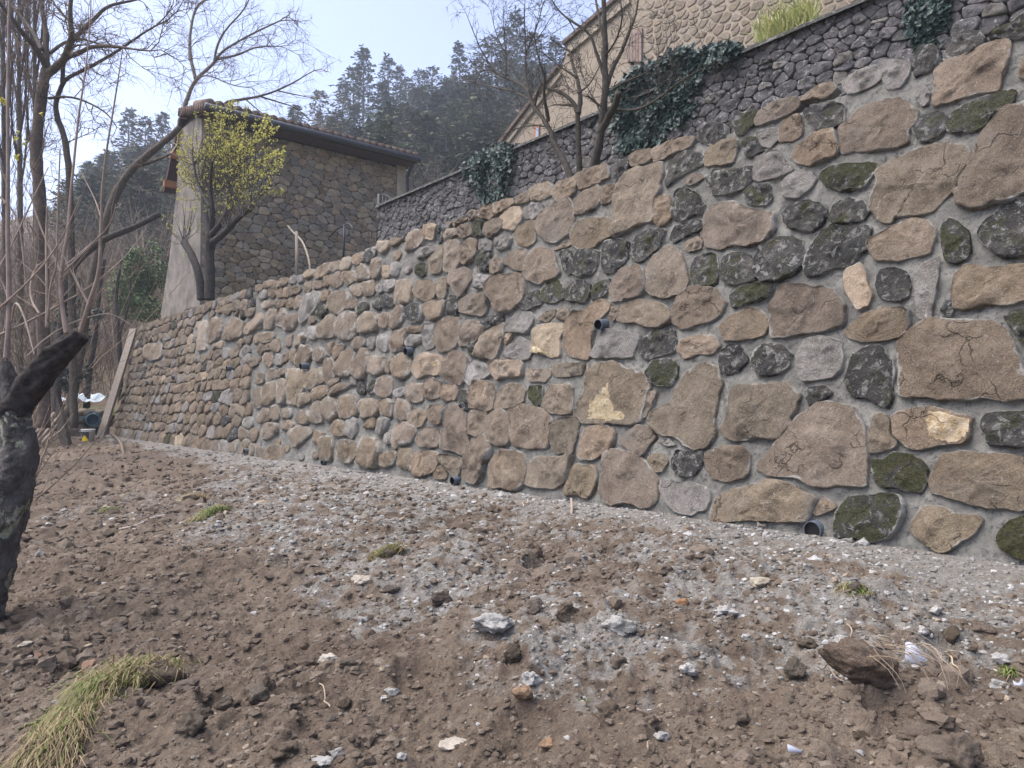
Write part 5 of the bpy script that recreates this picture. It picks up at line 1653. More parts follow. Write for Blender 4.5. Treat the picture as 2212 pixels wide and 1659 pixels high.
def ivy(label, poly, n, s, seed, stem):
    rg = random.Random(seed)
    us = [q[0] for q in poly]; vs = [q[1] for q in poly]
    T = thing("ivy", label, "plant", plane_hit(stem[0][0], stem[0][1], D2 - .05))
    V = []; F = []; k = 0
    while k < n:
        u, v = rg.uniform(min(us), max(us)), rg.uniform(min(vs), max(vs))
        if not in_poly(u, v, poly):
            u2, v2 = u + rg.gauss(0, 9), v + rg.gauss(0, 9)
            if not in_poly(u2, v2, poly): continue
        k += 1
        p = plane_hit(u, v, D2)
        bulge = .05 + .22 * max(0, mn.noise(p * 2.2) + .35)
        p = p - N * bulge * rg.uniform(.3, 1.1)
        nn = (-N + ZUP * .25 + Vector((rg.gauss(0, .5), rg.gauss(0, .5), rg.gauss(0, .5)))).normalized()
        leaf(V, F, p, nn, s * rg.uniform(.6, 1.3), rg)
    o = WL[T.name]
    x = link("foliage", mesh("foliage", [q - o for q in V], F, M['ivy'], False), T, o); x['kind'] = 'stuff'
    g = Geo(); g.tube([plane_hit(u, v, D2 - .03) for u, v in stem], .02, 5); g.build("stem", M['bark'], T)
z5 = lambda x, y: (993.7 + x / 4.267, y / 4.267)
H5 = lambda x, y: (1382.5 + x / 5.333, 103.7 + y / 5.333)
ivy("big dark ivy mat spilling over the old wall behind the fruit tree", [z5(1430, 880), z5(1700, 690), z5(2000, 545), H5(450, 110), H5(800, 20), H5(1220, -15), H5(1150, 100), H5(720, 250), H5(620, 600), H5(560, 830), H5(300, 900), H5(200, 1100), H5(0, 1190), z5(1560, 1430), z5(1510, 1150), z5(1540, 950)], 6800, .115, 71, [(1365, 320), (1390, 250), (1430, 190)])
ivy("smaller dark ivy hanging over the old wall near its left part", [(1005, 375), (1030, 345), (1090, 312), (1125, 312), (1112, 345), (1105, 365), (1095, 425), (1060, 445), (1045, 410), (1025, 385)], 1800, .1, 72, [(1078, 440), (1080, 390), (1090, 330)])
ivy("green creeper hanging from the old wall at the upper right", [(1975, -20), (2060, -20), (2055, 45), (2010, 70), (2025, 110), (1985, 118), (1970, 60), (1960, 20)], 1100, .075, 73, [(2000, 112), (2005, 60), (2020, 0)])
# pale grass on top of the old wall
M['blade'] = leaf_mat("pale_grass_blades", (0.2, 0.24, 0.07), (0.42, 0.4, 0.17), .7, .3)
T = thing("grass_clump", "yellow green grass clump growing on top of the old wall", "plant", plane_hit(1690, 50, D2 + .15))
rg = random.Random(74); V = []; F = []
for i in range(420):
    p = plane_hit(rg.uniform(1640, 1760), 48, D2 + rg.uniform(.0, .35)); p.z = TOP2 + .0
    d = Vector((rg.gauss(0, .3), rg.gauss(0, .3), 1)).normalized(); h = rg.uniform(.25, .65); w = W * .009
    k = len(V); m = p + d * h * .6; t_ = p + d * h + Vector((rg.gauss(0, .1), rg.gauss(0, .1), -.05)); V += [p - w, p + w, m + w, m - w, t_]; F += [(k, k + 1, k + 2, k + 3), (k + 3, k + 2, k + 4)]
o = link("blades", mesh("blades", [q - WL[T.name] for q in V], F, M['blade'], False), T, WL[T.name]); o['kind'] = 'stuff'

# ------------------------------------------------------------------ cream house above
D3 = 17.0
M['house_mortar'] = plain("cream_lime_render", (0.25, 0.212, 0.163), .95, 0, 1.5, .3, .86, False)
M['house_stone'] = stone_mat("house_stone", (0.19, 0.158, 0.12), (0.25, 0.212, 0.166), (0.13, 0.107, 0.08), .5, .35, 0)
M['cream'] = plain("cream_fascia", (0.32, 0.275, 0.215), .9, 0, 3, .1, .9, False)
M['shutter'] = plain("faded_pink_brown_shutter", (0.2, 0.15, 0.125), .8, .12, 7, .1, .85, True, 0, (8, 8, .6))
def hp(u, v, d=D3): return plane_hit(u, v, d)
HS = thing("cream_house", "cream rendered house with stone gable on the terrace above the old wall", "house", hp(1400, 120)); tag(HS, kind='thing')
outline = [z5(380, 1420), z5(400, 1345), z5(930, 640), z5(1000, 420), z5(1510, -10), z5(2100, -500)]
outline += [(1990, -120), (2000, 60), (1500, 330)]
low = []
front = [hp(u, v) for u, v in outline]
back = [p + N * 5 for p in front]
g2 = Geo(); g2.face(front); 
nf = len(front)
for i in range(nf): g2.face([front[(i + 1) % nf], front[i], back[i], back[(i + 1) % nf]])
g2.build("wall", M['house_mortar'], HS, None, False)
def house_frame(a, b):
    o0 = hp(1400, 120); return o0 - W * a + ZUP * b - N * .0, -W, ZUP, -N
rg = random.Random(79)
st = []
o0 = hp(1400, 120)
def hpl(u, v):
    p = hp(u, v) - o0; return (p.dot(-W), p.z)
reg = [hpl(*z5(1640, 700)), hpl(*z5(1720, 300)), hpl(*z5(1760, -120)), hpl(1990, -100), hpl(1990, 80), hpl(1520, 300)]
am0, am1 = min(q[0] for q in reg), max(q[0] for q in reg); bm0, bm1 = min(q[1] for q in reg), max(q[1] for q in reg)
for i, c in rubble(am1 - am0, bm0, bm1, (.22, .52), (.14, .27), 1.4, rg, .48):
    c = [(x + am0, y) for x, y in c]; m = centroid(c)
    if not in_poly(m[0], m[1], reg) or abs(area2(c)) < .01: continue
    pu = to_u(house_frame(*m)[0])
    if pu[1] < -60 or pu[1] > 877 - .43 * (pu[0] + 207) + 60: continue
    st.append(('h', shrink(c, rg.uniform(.02, .065)), rg.uniform(.008, .02), 12, dict(rough=.5, tilt=.03, soft=1, inset=.03, facets=1)))
for ty, poly, p, n, kw in st:
    c, V, F = stone_geo(poly, p, rg, n, **kw); P, U_, V_, N_ = house_frame(*c)
    link("stone", mesh("stone", [U_ * a + V_ * b + N_ * z for a, b, z in V], F, M['house_stone']), HS, P)
# verges and roofs
def verge(pa, pb, name, w=.3, dep=4.5):
    a, b = hp(*pa), hp(*pb)
    d = (b - a).normalized(); n_ = d.cross(N).normalized()
    if n_.z < 0: n_ = -n_
    v, f = box_vf(a - N * .22, b - a, N * dep, n_ * .12); simple(name, v, f, M['tile'], HS)
    v, f = box_vf(a - N * .1 - n_ * w, b - a, N * .12, n_ * (w - .004)); simple("verge_board", v, f, M['cream'], HS)
verge(z5(395, 1345), z5(935, 640), "lower_roof", .22)
verge(z5(985, 430), z5(1560, -60), "upper_roof", .35)
def hbox(u0, v0, u1, v1, name, mat, th, parent, lift=0.0):
    a, b, c, d = [hp(*q) for q in ((u0, v1), (u1, v1), (u1, v0), (u0, v0))]
    x = (b - a).dot(-W); y = (d - a).z
    v, f = box_vf(a - N * (th + lift), -W * x, N * th, ZUP * y); return simple(name, v, f, mat, parent)
sh = hbox(*z5(1555, 330), *z5(1690, 580), "shutter", M['shutter'], .06, HS, .002)
p_a, p_b = z5(1555, 330), z5(1690, 580)
for i in range(5):
    u0 = p_a[0] + (p_b[0] - p_a[0]) * (i + .06) / 5; u1 = p_a[0] + (p_b[0] - p_a[0]) * (i + .94) / 5
    hbox(u0, p_a[1], u1, p_b[1], "plank", M['shutter'], .02, sh, .064)
fr = hbox(*z5(690, 1165), *z5(740, 1300), "window", M['wood_orange'], .05, HS, .002)
M['glass'] = plain("window_glass", (0.25, 0.32, 0.4), .1, 0, 3, 0, .95)
hbox(*z5(712, 1185), *z5(736, 1290), "pane", M['glass'], .012, fr, .056)
# ------------------------------------------------------------------ bare fruit trees on the terrace
T5 = lambda *p: [z5(*q) for q in p]
M['fruit_bark'] = plain('fruit_tree_bark', (0.06, 0.053, 0.043), .95, .3, 16, .7, .55)
def tplace(dd): return lambda u, v, dr=0.0: plane_hit(u, v, dd + dr)
hand_tree("fruit_tree", "left leaning bare fruit tree whose trunk curves up to the left", "tree", None,
  [(T5((1080, 1780), (1010, 1610), (960, 1480), (880, 1370), (840, 1220), (760, 1080), (660, 960), (640, 850), (560, 770), (350, 690), (290, 640)), 8.32, 2.29),
   (T5((840, 1200), (790, 1160), (590, 1155), (400, 1240)), 2.60, 0.92, .3), (T5((815, 1120), (790, 980), (770, 870), (785, 700), (740, 600), (700, 420)), 4.16, 1.38, -.4),
   (T5((650, 920), (500, 840), (300, 800), (60, 740)), 3.12, 0.92, .4), (T5((640, 850), (600, 700), (610, 480), (590, 150), (600, 0)), 3.12, 0.80, .2),
   (T5((350, 690), (210, 500), (130, 310), (55, 120)), 2.08, 0.58, -.3), (T5((420, 710), (430, 520), (400, 270), (405, 70)), 2.08, 0.58, .3), (T5((560, 780), (450, 560), (330, 320), (285, 100)), 2.08, 0.58, .1),
   (T5((690, 980), (720, 800), (860, 700), (960, 600)), 2.60, 0.80, -.3), (T5((610, 480), (700, 280), (760, 60), (790, -40)), 1.87, 0.58, .2), (T5((610, 470), (740, 330), (830, 170)), 1.56, 0.58, -.2)],
  tplace(7.3), M['fruit_bark'], M['fruit_bark'], 81, .16, (.25, .6), .006, 2, (2, 4), .12, .35, .25)
hand_tree("fruit_tree", "straight middle bare fruit tree between its two forked neighbours", "tree", None,
  [(T5((1095, 1780), (1100, 1590), (1090, 1300), (1090, 1050), (1040, 930), (930, 850), (800, 810)), 7.28, 3.44), (T5((1090, 1050), (1115, 900), (1080, 720), (1050, 640), (1010, 480)), 6.24, 2.29, .3),
   (T5((1080, 720), (960, 640), (850, 560), (700, 440)), 2.29, 0.80, -.3), (T5((1060, 980), (900, 960), (820, 980)), 2.29, 0.80, .2), (T5((1100, 850), (1200, 780), (1290, 600)), 2.29, 0.80, .2)],
  tplace(7.5), M['fruit_bark'], M['fruit_bark'], 82, .16, (.25, .6), .006, 2, (2, 4), .12, .35, .3)
hand_tree("fruit_tree", "tallest bare fruit tree with a dark cut stub against the ivy", "tree", None,
  [(T5((1215, 1720), (1230, 1540), (1270, 1380), (1310, 1180), (1320, 1000), (1350, 780), (1330, 600), (1340, 400), (1330, 200), (1320, -120)), 10.40, 4.59),
   (T5((1290, 1230), (1390, 1050), (1440, 940), (1462, 855)), 8.32, 6.32, -.2), (T5((1340, 860), (1400, 640), (1480, 500), (1560, 300), (1620, 150), (1650, -60)), 5.20, 1.73, .4),
   (T5((1330, 700), (1260, 500), (1200, 300), (1000, 180), (900, 90), (840, -10)), 4.16, 1.15, -.4), (T5((1390, 840), (1500, 760), (1700, 690), (1850, 560), (1940, 400)), 3.12, 0.92, .3),
   (T5((1425, 1010), (1640, 1020), (1850, 900), (2010, 760), (2220, 640)), 3.64, 1.15, -.4), (T5((1340, 400), (1290, 200), (1250, 0), (1240, -100)), 4.16, 1.73, .3), (T5((1320, 1000), (1200, 900), (1140, 880)), 2.60, 1.15, -.3),
   (T5((1335, 520), (1440, 380), (1500, 180), (1480, 0)), 2.60, 0.92, -.3), (T5((1310, 1150), (1270, 960), (1220, 900), (1130, 700)), 2.60, 0.92, .3), (T5((1640, 1000), (1760, 900), (1900, 740)), 1.87, 0.69, -.2), (T5((1000, 180), (1080, 320), (980, 400)), 1.66, 0.58, .1)],
  tplace(7.2), M['fruit_bark'], M['fruit_bark'], 83, .15, (.25, .65), .006, 2, (2, 4), .1, .38, .2)

# ------------------------------------------------------------------ pollarded shrub with young yellow leaves
z8 = lambda x, y: (345.6 + x / 4.0, 172.8 + y / 4.0)
def s8(*p): return [z8(*q) for q in p]
pl8 = tplace(6.45)
rg = random.Random(91)
SB_ = [(s8((430, 1900), (430, 1650), (428, 1470), (440, 1330)), 11, 10), (s8((360, 1900), (335, 1660), (275, 1510), (205, 1400)), 9, 8, -.2),
       (s8((430, 1400), (400, 1200), (370, 1000), (390, 800)), 7, 3.5, .2), (s8((440, 1340), (460, 1150), (430, 950), (450, 700)), 7, 3, -.2), (s8((450, 1330), (560, 1200), (600, 1050), (605, 800)), 7, 3, .1),
       (s8((460, 1400), (560, 1320), (690, 1170), (800, 1100)), 8, 5, .2), (s8((430, 1100), (320, 900), (290, 700)), 4, 2, -.2)]
YT, ylimbs, _ = hand_tree("pollarded_shrub", "pollarded shrub with upright shoots and young yellow green leaves", "shrub", None, SB_, pl8, M['dark_bark'], M['dark_bark'], 91, 9.0, (.2, .4), .006, 1, skip=2.0)
tw = Geo(); LV = []; LF = []
heads = [(370, 960), (390, 800), (450, 720), (430, 950), (605, 820), (600, 1030), (800, 1100), (700, 1170), (290, 720), (205, 1410), (560, 1250), (320, 900), (480, 1000), (540, 900)]
org = WL[YT.name]
for i in range(210):
    hx, hy = rg.choice(heads)
    hx += rg.uniform(-25, 25); hy += rg.uniform(-20, 20)
    low = hy > 1300
    tx = 520 + (hx - 500) * 1.05 + rg.gauss(0, 225); tx = min(1085, max(150, tx))
    edge = abs(tx - 600) / 500
    ty = rg.uniform(150, 560) + 280 * edge ** 2 if not low else rg.uniform(1000, 1250)
    if low: tx = hx + rg.gauss(0, 110)
    if rg.random() < .3: ty += rg.uniform(100, 350)
    a = pl8(*z8(hx, hy), 0); b = pl8(*z8(tx, ty), rg.gauss(0, .12) - .05)
    m = a.lerp(b, .45) + (WU * (b - a).dot(WU)) * .18 + Vector((rg.gauss(0, .05), rg.gauss(0, .05), -.03))
    pts, rads = smooth_line([a, m, b], [.012, .009, .004], 2)
    tw.tube(pts, rads, 3)
    L = (b - a).length
    for j in range(int(L * 11)):
        t = rg.uniform(.3, 1.0) if not low else rg.uniform(.6, 1)
        if rg.random() > (.25 + .75 * t) * (.35 if low else 1): continue
        q = pts[min(len(pts) - 1, int(t * (len(pts) - 1)))] + Vector((rg.gauss(0, .022), rg.gauss(0, .022), rg.gauss(0, .03)))
        for _ in range(rg.randint(1, 3)):
            leaf(LV, LF, q + Vector((rg.gauss(0, .02), rg.gauss(0, .02), rg.gauss(0, .02))), Vector((rg.gauss(0, 1), rg.gauss(0, 1) - .4, rg.gauss(0, 1))).normalized(), rg.uniform(.028, .062), rg)
    for j in range(rg.randint(1, 3)):
        t = rg.uniform(.3, .9); q = pts[int(t * (len(pts) - 1))]
        e = (b - a).normalized() * .6 + Vector((rg.gauss(0, .5), rg.gauss(0, .5), rg.gauss(0.1, .4)))
        tw.tube([q, q + e * .12, q + e * .26 + ZUP * .03], [.005, .004, .002], 3)
o = tw.build("shoots", M['dark_bark'], YT); o['kind'] = 'stuff'
o = link("leaves", mesh("leaves", [v - org for v in LV], LF, M['bud'], False), YT, org); o['kind'] = 'stuff'

# ------------------------------------------------------------------ cut pollard trunk in the left foreground
z3 = lambda x, y: (x / 3.2, 691.3 + y / 3.2)
def s3(*p): return [z3(*q) for q in p]
def pollard_bark():
    t = NT("lichen_pollard_bark"); v = t.coord(False)
    st_ = t.coord(False, (1.0, 1.0, .45))
    n1 = t.noise(st_, 12, 7, .75, .3); n2 = t.noise(v, 4.2, 7, .66, .8); n3 = t.noise(v, 48, 4, .7)
    c = t.ramp(n1, [(.33, (.035, .033, .032)), (.5, (.1, .093, .088)), (.7, (.18, .17, .16))])
    c = t.mix(t.ramp(n2, [(.545, 0.0), (.57, .95)]), c, t.ramp(n3, [(.35, (.2, .21, .14)), (.6, (.38, .4, .3))]))
    nb = t.bump(n1, 1.0, .06); nb = t.bump(n3, .6, .015, nb)
    return t.done(c, nb)
M['pollard'] = pollard_bark()
M['cut_wood'] = plain("dark_cut_wood", (0.055, 0.048, 0.044), .9, 0, 26, 1.0, .35, False)
PD = 4.4
PT = thing("pollard_trunk", "thick dark lichen spotted pollard trunk at the left edge of the picture", "tree", at_depth(*z3(-330, 2600), PD))
rg = random.Random(95)
g = Geo()
def dens(P, rd, k=4):
    out = []; ro = []
    for i in range(len(P) - 1):
        for j in range(k): out.append(P[i].lerp(P[i + 1], j / k)); ro.append(rd[i] + (rd[i + 1] - rd[i]) * j / k)
    return out + [P[-1]], ro + [rd[-1]]
def big(pts, r0, r1, dep=PD, sides=20):
    n = len(pts); P = [at_depth(u, v, dep) for u, v in pts]; k = dep / FPX / 3.2
    rd = [k * (r0 + (r1 - r0) * i / (n - 1)) for i in range(n)]
    return smooth_line(P, rd, 3)
P, rd = big(s3((-330, 2600), (-260, 2050), (-130, 1650), (-20, 1330), (70, 1080), (118, 940), (90, 760), (80, 600), (55, 480), (35, 380), (28, 290)), 245, 40); g.tube(*dens(P, rd), 72, True, 0, .0, .13)
g.build("trunk", M['pollard'], PT)
g = Geo(); P, rd = big(s3((40, 660), (160, 520), (280, 370), (400, 240), (500, 150), (565, 95)), 120, 52); g.tube(*dens(P, rd), 40, True, 0, .0, .2); o = g.build("cut_limb", M['cut_wood'], PT); o['label'] = 'dark cut limb slanting up to the right'
zz = lambda *p: [(x / 4.0, 345.6 + y / 4.0) for x, y in p]
shoots = [(zz((50, 1720), (78, 1400), (75, 1000), (65, 600), (70, 0), (66, -600), (74, -1000), (80, -1400)), 5.5, 2.5), (zz((575, 1500), (540, 1300), (520, 1050), (545, 850), (590, 600), (610, 300), (640, 0), (680, -400), (730, -700), (770, -1050), (790, -1450)), 5, 1),
          (zz((690, 1490), (780, 1200), (860, 970), (872, 600), (880, 300), (905, 0), (1000, -560), (1060, -960)), 5, 1), (zz((405, 1450), (408, 1100), (398, 700), (410, 400)), 3.6, 2),
          (zz((-40, 1530), (300, 1370), (500, 1260), (750, 1120), (1000, 920), (1150, 760), (1260, 590)), 2.8, .8), (zz((-40, 1310), (200, 1100), (400, 880), (560, 640), (700, 300)), 2.5, .8),
          (zz((530, 970), (400, 700), (320, 500), (250, 250)), 2.6, 1), (zz((240, 1690), (400, 1530), (640, 1390), (900, 1322), (1000, 1340), (1175, 1450)), 1.8, .9), (zz((100, 1400), (130, 1200), (210, 1340), (300, 1690)), 2.5, 1.5),
          (zz((760, 1240), (660, 1050), (560, 850), (420, 560)), 2.2, .9), (zz((340, 1330), (260, 1200), (265, 1020), (330, 900)), 2.5, 1.2), (zz((560, 960), (760, 760), (960, 560), (1000, 380)), 2.2, .8),
          (zz((-30, 980), (120, 700), (300, 300), (420, 60)), 2.4, .9), (zz((880, 520), (820, 330), (690, 90)), 1.6, .7), (zz((410, 1400), (440, 1040), (490, 960), (500, 400), (520, -100)), 2.6, 1.2), (zz((-20, 300), (160, 480), (210, 900), (230, 1150)), 2.4, 1.4)]
for i, (l, r0, r1) in enumerate(shoots):
    P = [at_depth(u, v, PD - .15 + .25 * math.sin(i * 2.1) * (j / len(l))) for j, (u, v) in enumerate(l)]; k = PD / FPX
    P, rd = smooth_line(P, [k * (r0 + (r1 - r0) * j / (len(l) - 1)) for j in range(len(l))], 2)
    g = Geo(); g.tube(P, rd, 7, True, 0, .12)
    for j in range(2, len(P) - 1):
        if rg.random() < .14:
            d = (P[j + 1] - P[j]).normalized() + Vector((rg.gauss(0, .7), rg.gauss(0, .5), rg.gauss(.1, .4)))
            sprout(g, P[j], d, rg.uniform(.1, .45), rd[j] * .5, 0, rg, .2, .15)
    g.build("shoot", M['pale_shoot'], PT)
V = []; F = []
for (u, v) in [(2, 213), (8, 222), (3, 216), (87, 245), (52, 300), (38, 285), (35, 340), (33, 300), (55, 308), (40, 335), (12, 218)]:
    for _ in range(3): leaf(V, F, at_depth(u + rg.uniform(-4, 4), v + rg.uniform(-4, 4), PD), Vector((rg.gauss(0, 1), rg.gauss(0, 1) - .5, rg.gauss(0, 1))).normalized(), rg.uniform(.018, .035), rg)
o = link("leaves", mesh("leaves", [v - WL[PT.name] for v in V], F, M['bud'], False), PT, WL[PT.name]); o['kind'] = 'stuff'

# ------------------------------------------------------------------ things by the far end of the wall
M['plank'] = plain("grey_timber", (0.3, 0.26, 0.215), .85, 0, 5, .3, .75, False, 0, (6, 6, .6))
def board(name, label, cat, a, b, w, t, mat, side=None):
    d = (b - a); s_ = (side or Vector((1, 0, 0))); s_ = (s_ - d.normalized() * s_.dot(d.normalized())).normalized(); n_ = d.cross(s_).normalized()
    v, f = box_vf(a - s_ * w / 2 - n_ * t / 2, s_ * w, n_ * t, d)
    o = simple(name, v, f, mat); return tag(o, label, cat)
gA = ground_hit(217, 946); 
a = at_depth(217, 947, gA.y); b = wall_p(S_END + .12, 3.15, .06); b = at_depth(289, 712, b.y)
board("timber_post", "long grey timber leaning against the far end of the wall", "timber", a, b, .2, .12, M['plank'])
board("wood_stake", "old leaning wooden stake standing left of the bucket", "stake", at_depth(144, 962, 19), at_depth(106, 800, 19), .2, .16, M['bark'])
for i, (p, q) in enumerate([((78, 948), (116, 892)), ((84, 952), (122, 905)), ((92, 955), (124, 918)), ((72, 940), (112, 900))]):
    g = Geo(); g.tube([at_depth(*p, 17.2), at_depth(*q, 18.0)], [.035, .03], 6, True)
    tag(g.build("cut_stick", M['pale_shoot']), "grey cut stick leaning in the heap by the wooden stake", "stick", "sticks heaped beside the wooden stake")
# bucket
M['white_plastic'] = plain("white_plastic", (0.6, 0.6, 0.6), .45, 0, 4, 0, .95)
M['print_dark'] = plain("dark_printed_label", (0.05, 0.05, 0.06), .5, 0, 4, 0, .9)
M['print_yellow'] = plain("yellow_print", (0.7, 0.52, 0.02), .5, 0, 4, 0, .95)
bp = ground_hit(190, 954); BY = bp.y; k = BY / FPX
BK = thing("paint_bucket", "white plastic bucket with dark and yellow label at the wall's far end", "bucket", bp)
def lathe(prof, n=24, ax=ZUP, p=Vector()):
    g = Geo()
    a = ax.orthogonal().normalized(); c = ax.cross(a).normalized()
    for r, h in prof:
        for j in range(n):
            th = 2 * math.pi * j / n; g.v.append(p + ax * h + a * r * math.cos(th) + c * r * math.sin(th))
    for i in range(len(prof) - 1):
        for j in range(n):
            j2 = (j + 1) % n; g.f.append((i * n + j, i * n + j2, (i + 1) * n + j2, (i + 1) * n + j)); g.m.append(0)
    return g
hb_ = 27 * k; rb = 14 * k
g = lathe([(0, 0), (rb * .86, 0), (rb * .95, hb_ * .9), (rb, hb_ * .9), (rb, hb_), (rb * .9, hb_), (rb * .8, .03), (0, .03)], 28, ZUP, bp); g.build("body", M['white_plastic'], BK, bp)
def arc_patch(name, mat, t0, t1, h0, h1, lift, shape=None):
    g = Geo(); n = 14; vs = []
    for i in range(n + 1):
        th = t0 + (t1 - t0) * i / n
        top = h1 if shape is None else h0 + (h1 - h0) * shape(i / n)
        for h in (h0, top):
            r = rb * (.86 + .09 * h / (hb_ * .9)) + lift
            vs.append(bp + Vector((math.cos(th) * r, math.sin(th) * r, h)))
    for i in range(n): g.add([vs[2 * i], vs[2 * i + 2], vs[2 * i + 3], vs[2 * i + 1]], [(0, 1, 2, 3)])
    return g.build(name, mat, BK, bp)
arc_patch("label", M['print_dark'], -math.pi * .98, -math.pi * .3, hb_ * .12, hb_ * .78, .002)
arc_patch("label_print", M['print_yellow'], -math.pi * .68, -math.pi * .32, hb_ * .06, hb_ * .5, .004, lambda t: .3 + .7 * math.sin(math.pi * min(1, t * 1.1)) if t < .9 else .4)
for i in range(4): arc_patch("label_print", M['white_plastic'], -math.pi * .93, -math.pi * (.74 - .03 * (i % 2)), hb_ * (.66 - .1 * i), hb_ * (.69 - .1 * i), .005)
g = Geo(); g.tube([bp + Vector((math.cos(t) * rb, math.sin(t) * rb * .5 - rb * .6, hb_ * .9 - math.sin(-t) * .0 - .02)) for t in [-math.pi + math.pi * i / 10 for i in range(11)]], .006, 5); g.build("handle", M['white_plastic'], BK, bp)
# watering can
M['can'] = plain("dark_blue_green_plastic", (0.04, 0.085, 0.115), .4, 0, 4, 0, .9)
cp = at_depth(202, 908, BY + .6)
CN = thing("watering_can", "dark blue green watering can lying on its side above the bucket", "watering can", cp)
k = cp.y / FPX; ax = Vector((.35, -.9, .12)).normalized(); rc = 14 * k
lathe([(0, -rc * .9), (rc, -rc * .9), (rc * 1.02, rc * .7), (rc * .9, rc * .9), (rc * .82, rc * .85), (rc * .8, -rc * .4), (0, -rc * .4)], 24, ax, cp).build("body", M['can'], CN, cp)
g = Geo(); q = at_depth(168, 901, BY + .5); g.tube([cp - Vector((rc * .7, 0, rc * .2)), cp.lerp(q, .55) + ZUP * .01, q], [rc * .22, rc * .15, rc * .12], 8); g.build("spout", M['can'], CN, cp)
lathe([(0, 0), (rc * .14, 0), (rc * .5, rc * .55), (0, rc * .6)], 14, (q - cp).normalized(), q).build("rose", M['can'], CN, cp)
g = Geo(); g.tube([cp + Vector((math.cos(t) * rc * 1.0, -.04, rc * .4 + math.sin(t) * rc * 1.0)) for t in [math.pi * i / 10 for i in range(11)]], rc * .1, 6); g.build("handle", M['can'], CN, cp)
# plastic sheet on the grass shelf
M['sheet'] = plain("pale_blue_white_sheet", (0.62, 0.72, 0.78), .4, 0, 3, 0, .8, False)
cs_ = at_depth(176, 868, 25); k = 25 / FPX
v = []; f = []; nx_, ny_ = 26, 8
for i in range(nx_):
    for j in range(ny_):
        x = (i / (nx_ - 1) - .5) * 88 * k; y = j / (ny_ - 1) * 1.1
        w_ = .06 * math.sin(i * .9 + j * .7) + .1 * mn.noise(Vector((x * 3, y * 3, 0)))
        p = cs_ + Vector((x, y - .5, .08 * (1 - abs(2 * i / (nx_ - 1) - 1)) + w_ * (1 if 0 < j < ny_ - 1 else .5) + j * .03)); v.append(p)
for i in range(nx_ - 1):
    for j in range(ny_ - 1):
        q = i * ny_ + j; f.append((q, q + 1, q + ny_ + 1, q + ny_))
tag(simple("plastic_sheet", v, f, M['sheet'], None, None, True), "crumpled pale blue and white plastic sheet lying on the grassy shelf", "sheet")
sheet("grass_shelf", [at_depth(120, 893, 24), at_depth(250, 893, 24), at_depth(262, 868, 33), at_depth(100, 868, 33)], M['turf'])
# rough stones under the shelf
M['fieldstone'] = stone_mat("field_stone", (0.2, 0.17, 0.13), (0.3, 0.26, 0.2), (0.1, 0.085, 0.065), .6, .3, 0)
def lump(name, p, sx, sy, sz, mat, seed, sub=2, rough=.25, rot=None, parent=None, sink=0.0):
    import bmesh
    bm = bmesh.new(); bmesh.ops.create_icosphere(bm, subdivisions=sub, radius=1.0)
    rg_ = random.Random(seed); o_ = Vector((rg_.uniform(0, 50), rg_.uniform(0, 50), rg_.uniform(0, 50)))
    cuts = [(Vector((rg_.gauss(0, 1), rg_.gauss(0, 1), rg_.gauss(0, 1))).normalized(), rg_.uniform(.5, .85)) for _ in range(7)]
    for v in bm.verts:
        c = v.co.copy()
        for n_, d_ in cuts:
            e = c.dot(n_) - d_
            if e > 0: c -= n_ * e * .9
        c *= 1 + rough * mn.noise(c * 1.6 + o_) + rough * .5 * mn.noise(c * 4 + o_) + (rough * .22 * mn.noise(c * 10 + o_) if sub > 3 else 0)
        v.co = (c.x * sx, c.y * sy, c.z * sz)
    me = bpy.data.meshes.new(name); bm.to_mesh(me); bm.free()
    me.materials.append(mat); me.polygons.foreach_set('use_smooth', [True] * len(me.polygons))
    o = link(name, me, parent, Vector(p) - ZUP * sink)
    o.rotation_euler = rot or (rg_.uniform(-.3, .3), rg_.uniform(-.3, .3), rg_.uniform(0, 6))
    return o
LS = thing("rough_stone_edge", "low rough stone edge under the grassy shelf behind the watering can", "stone edge", at_depth(180, 905, 24)); tag(LS, kind='thing')
for i, (u, v, w) in enumerate([(150, 893, 16), (172, 892, 18), (198, 890, 20), (218, 893, 16), (150, 908, 14), (165, 912, 16), (225, 905, 12), (182, 905, 14), (172, 925, 16), (205, 918, 12)]):
    p = at_depth(u, v, 24.2); k = 24.2 / FPX; lump("stone", p, w * k, w * k, w * k * .65, M['fieldstone'], i, 2, .3, None, LS)
# poles and rails on the terrace below the shed
g = Geo(); p = plane_hit(642, 585, 9.0); q = plane_hit(640.5, 500, 9.0); g.tube([p - ZUP * .5, q], .045, 8, True); tag(g.build("pole", M['plank']), "pale upright pole standing in front of the stone shed", "pole")
g = Geo(); hz = [(622, 488), (633, 502), (645, 512), (655, 525), (664, 548), (670, 575), (669, 600)]
P, rd = smooth_line([plane_hit(u, v, 9.15) for u, v in hz], [.03] * len(hz)); g.tube(P, rd, 7, True); M['hose'] = plain("pale_hose", (0.42, 0.36, 0.28), .6); tag(g.build("bent_hose", M['hose']), "pale bent hose hanging beside the upright pole", "hose")
RL = thing("handrail", "dark iron handrail with curled end by the shed wall", "handrail", plane_hit(742, 570, 9.1))
g = Geo(); g.tube([plane_hit(741, 575, 9.1), plane_hit(744, 486, 9.1)], .03, 6, True); g.build("post", M['iron'], RL, WL[RL.name])
g = Geo(); P, rd = smooth_line([plane_hit(u, v, 9.1) for u, v in [(712, 512), (726, 495), (744, 486), (754, 483), (761, 490), (763, 503)]], [.022] * 6); g.tube(P, rd, 6, True); g.build("rail", M['iron'], RL, WL[RL.name])
GT = thing("iron_gate", "narrow dark iron gate between the shed and the old wall", "gate", plane_hit(818, 500, D2 + .3))
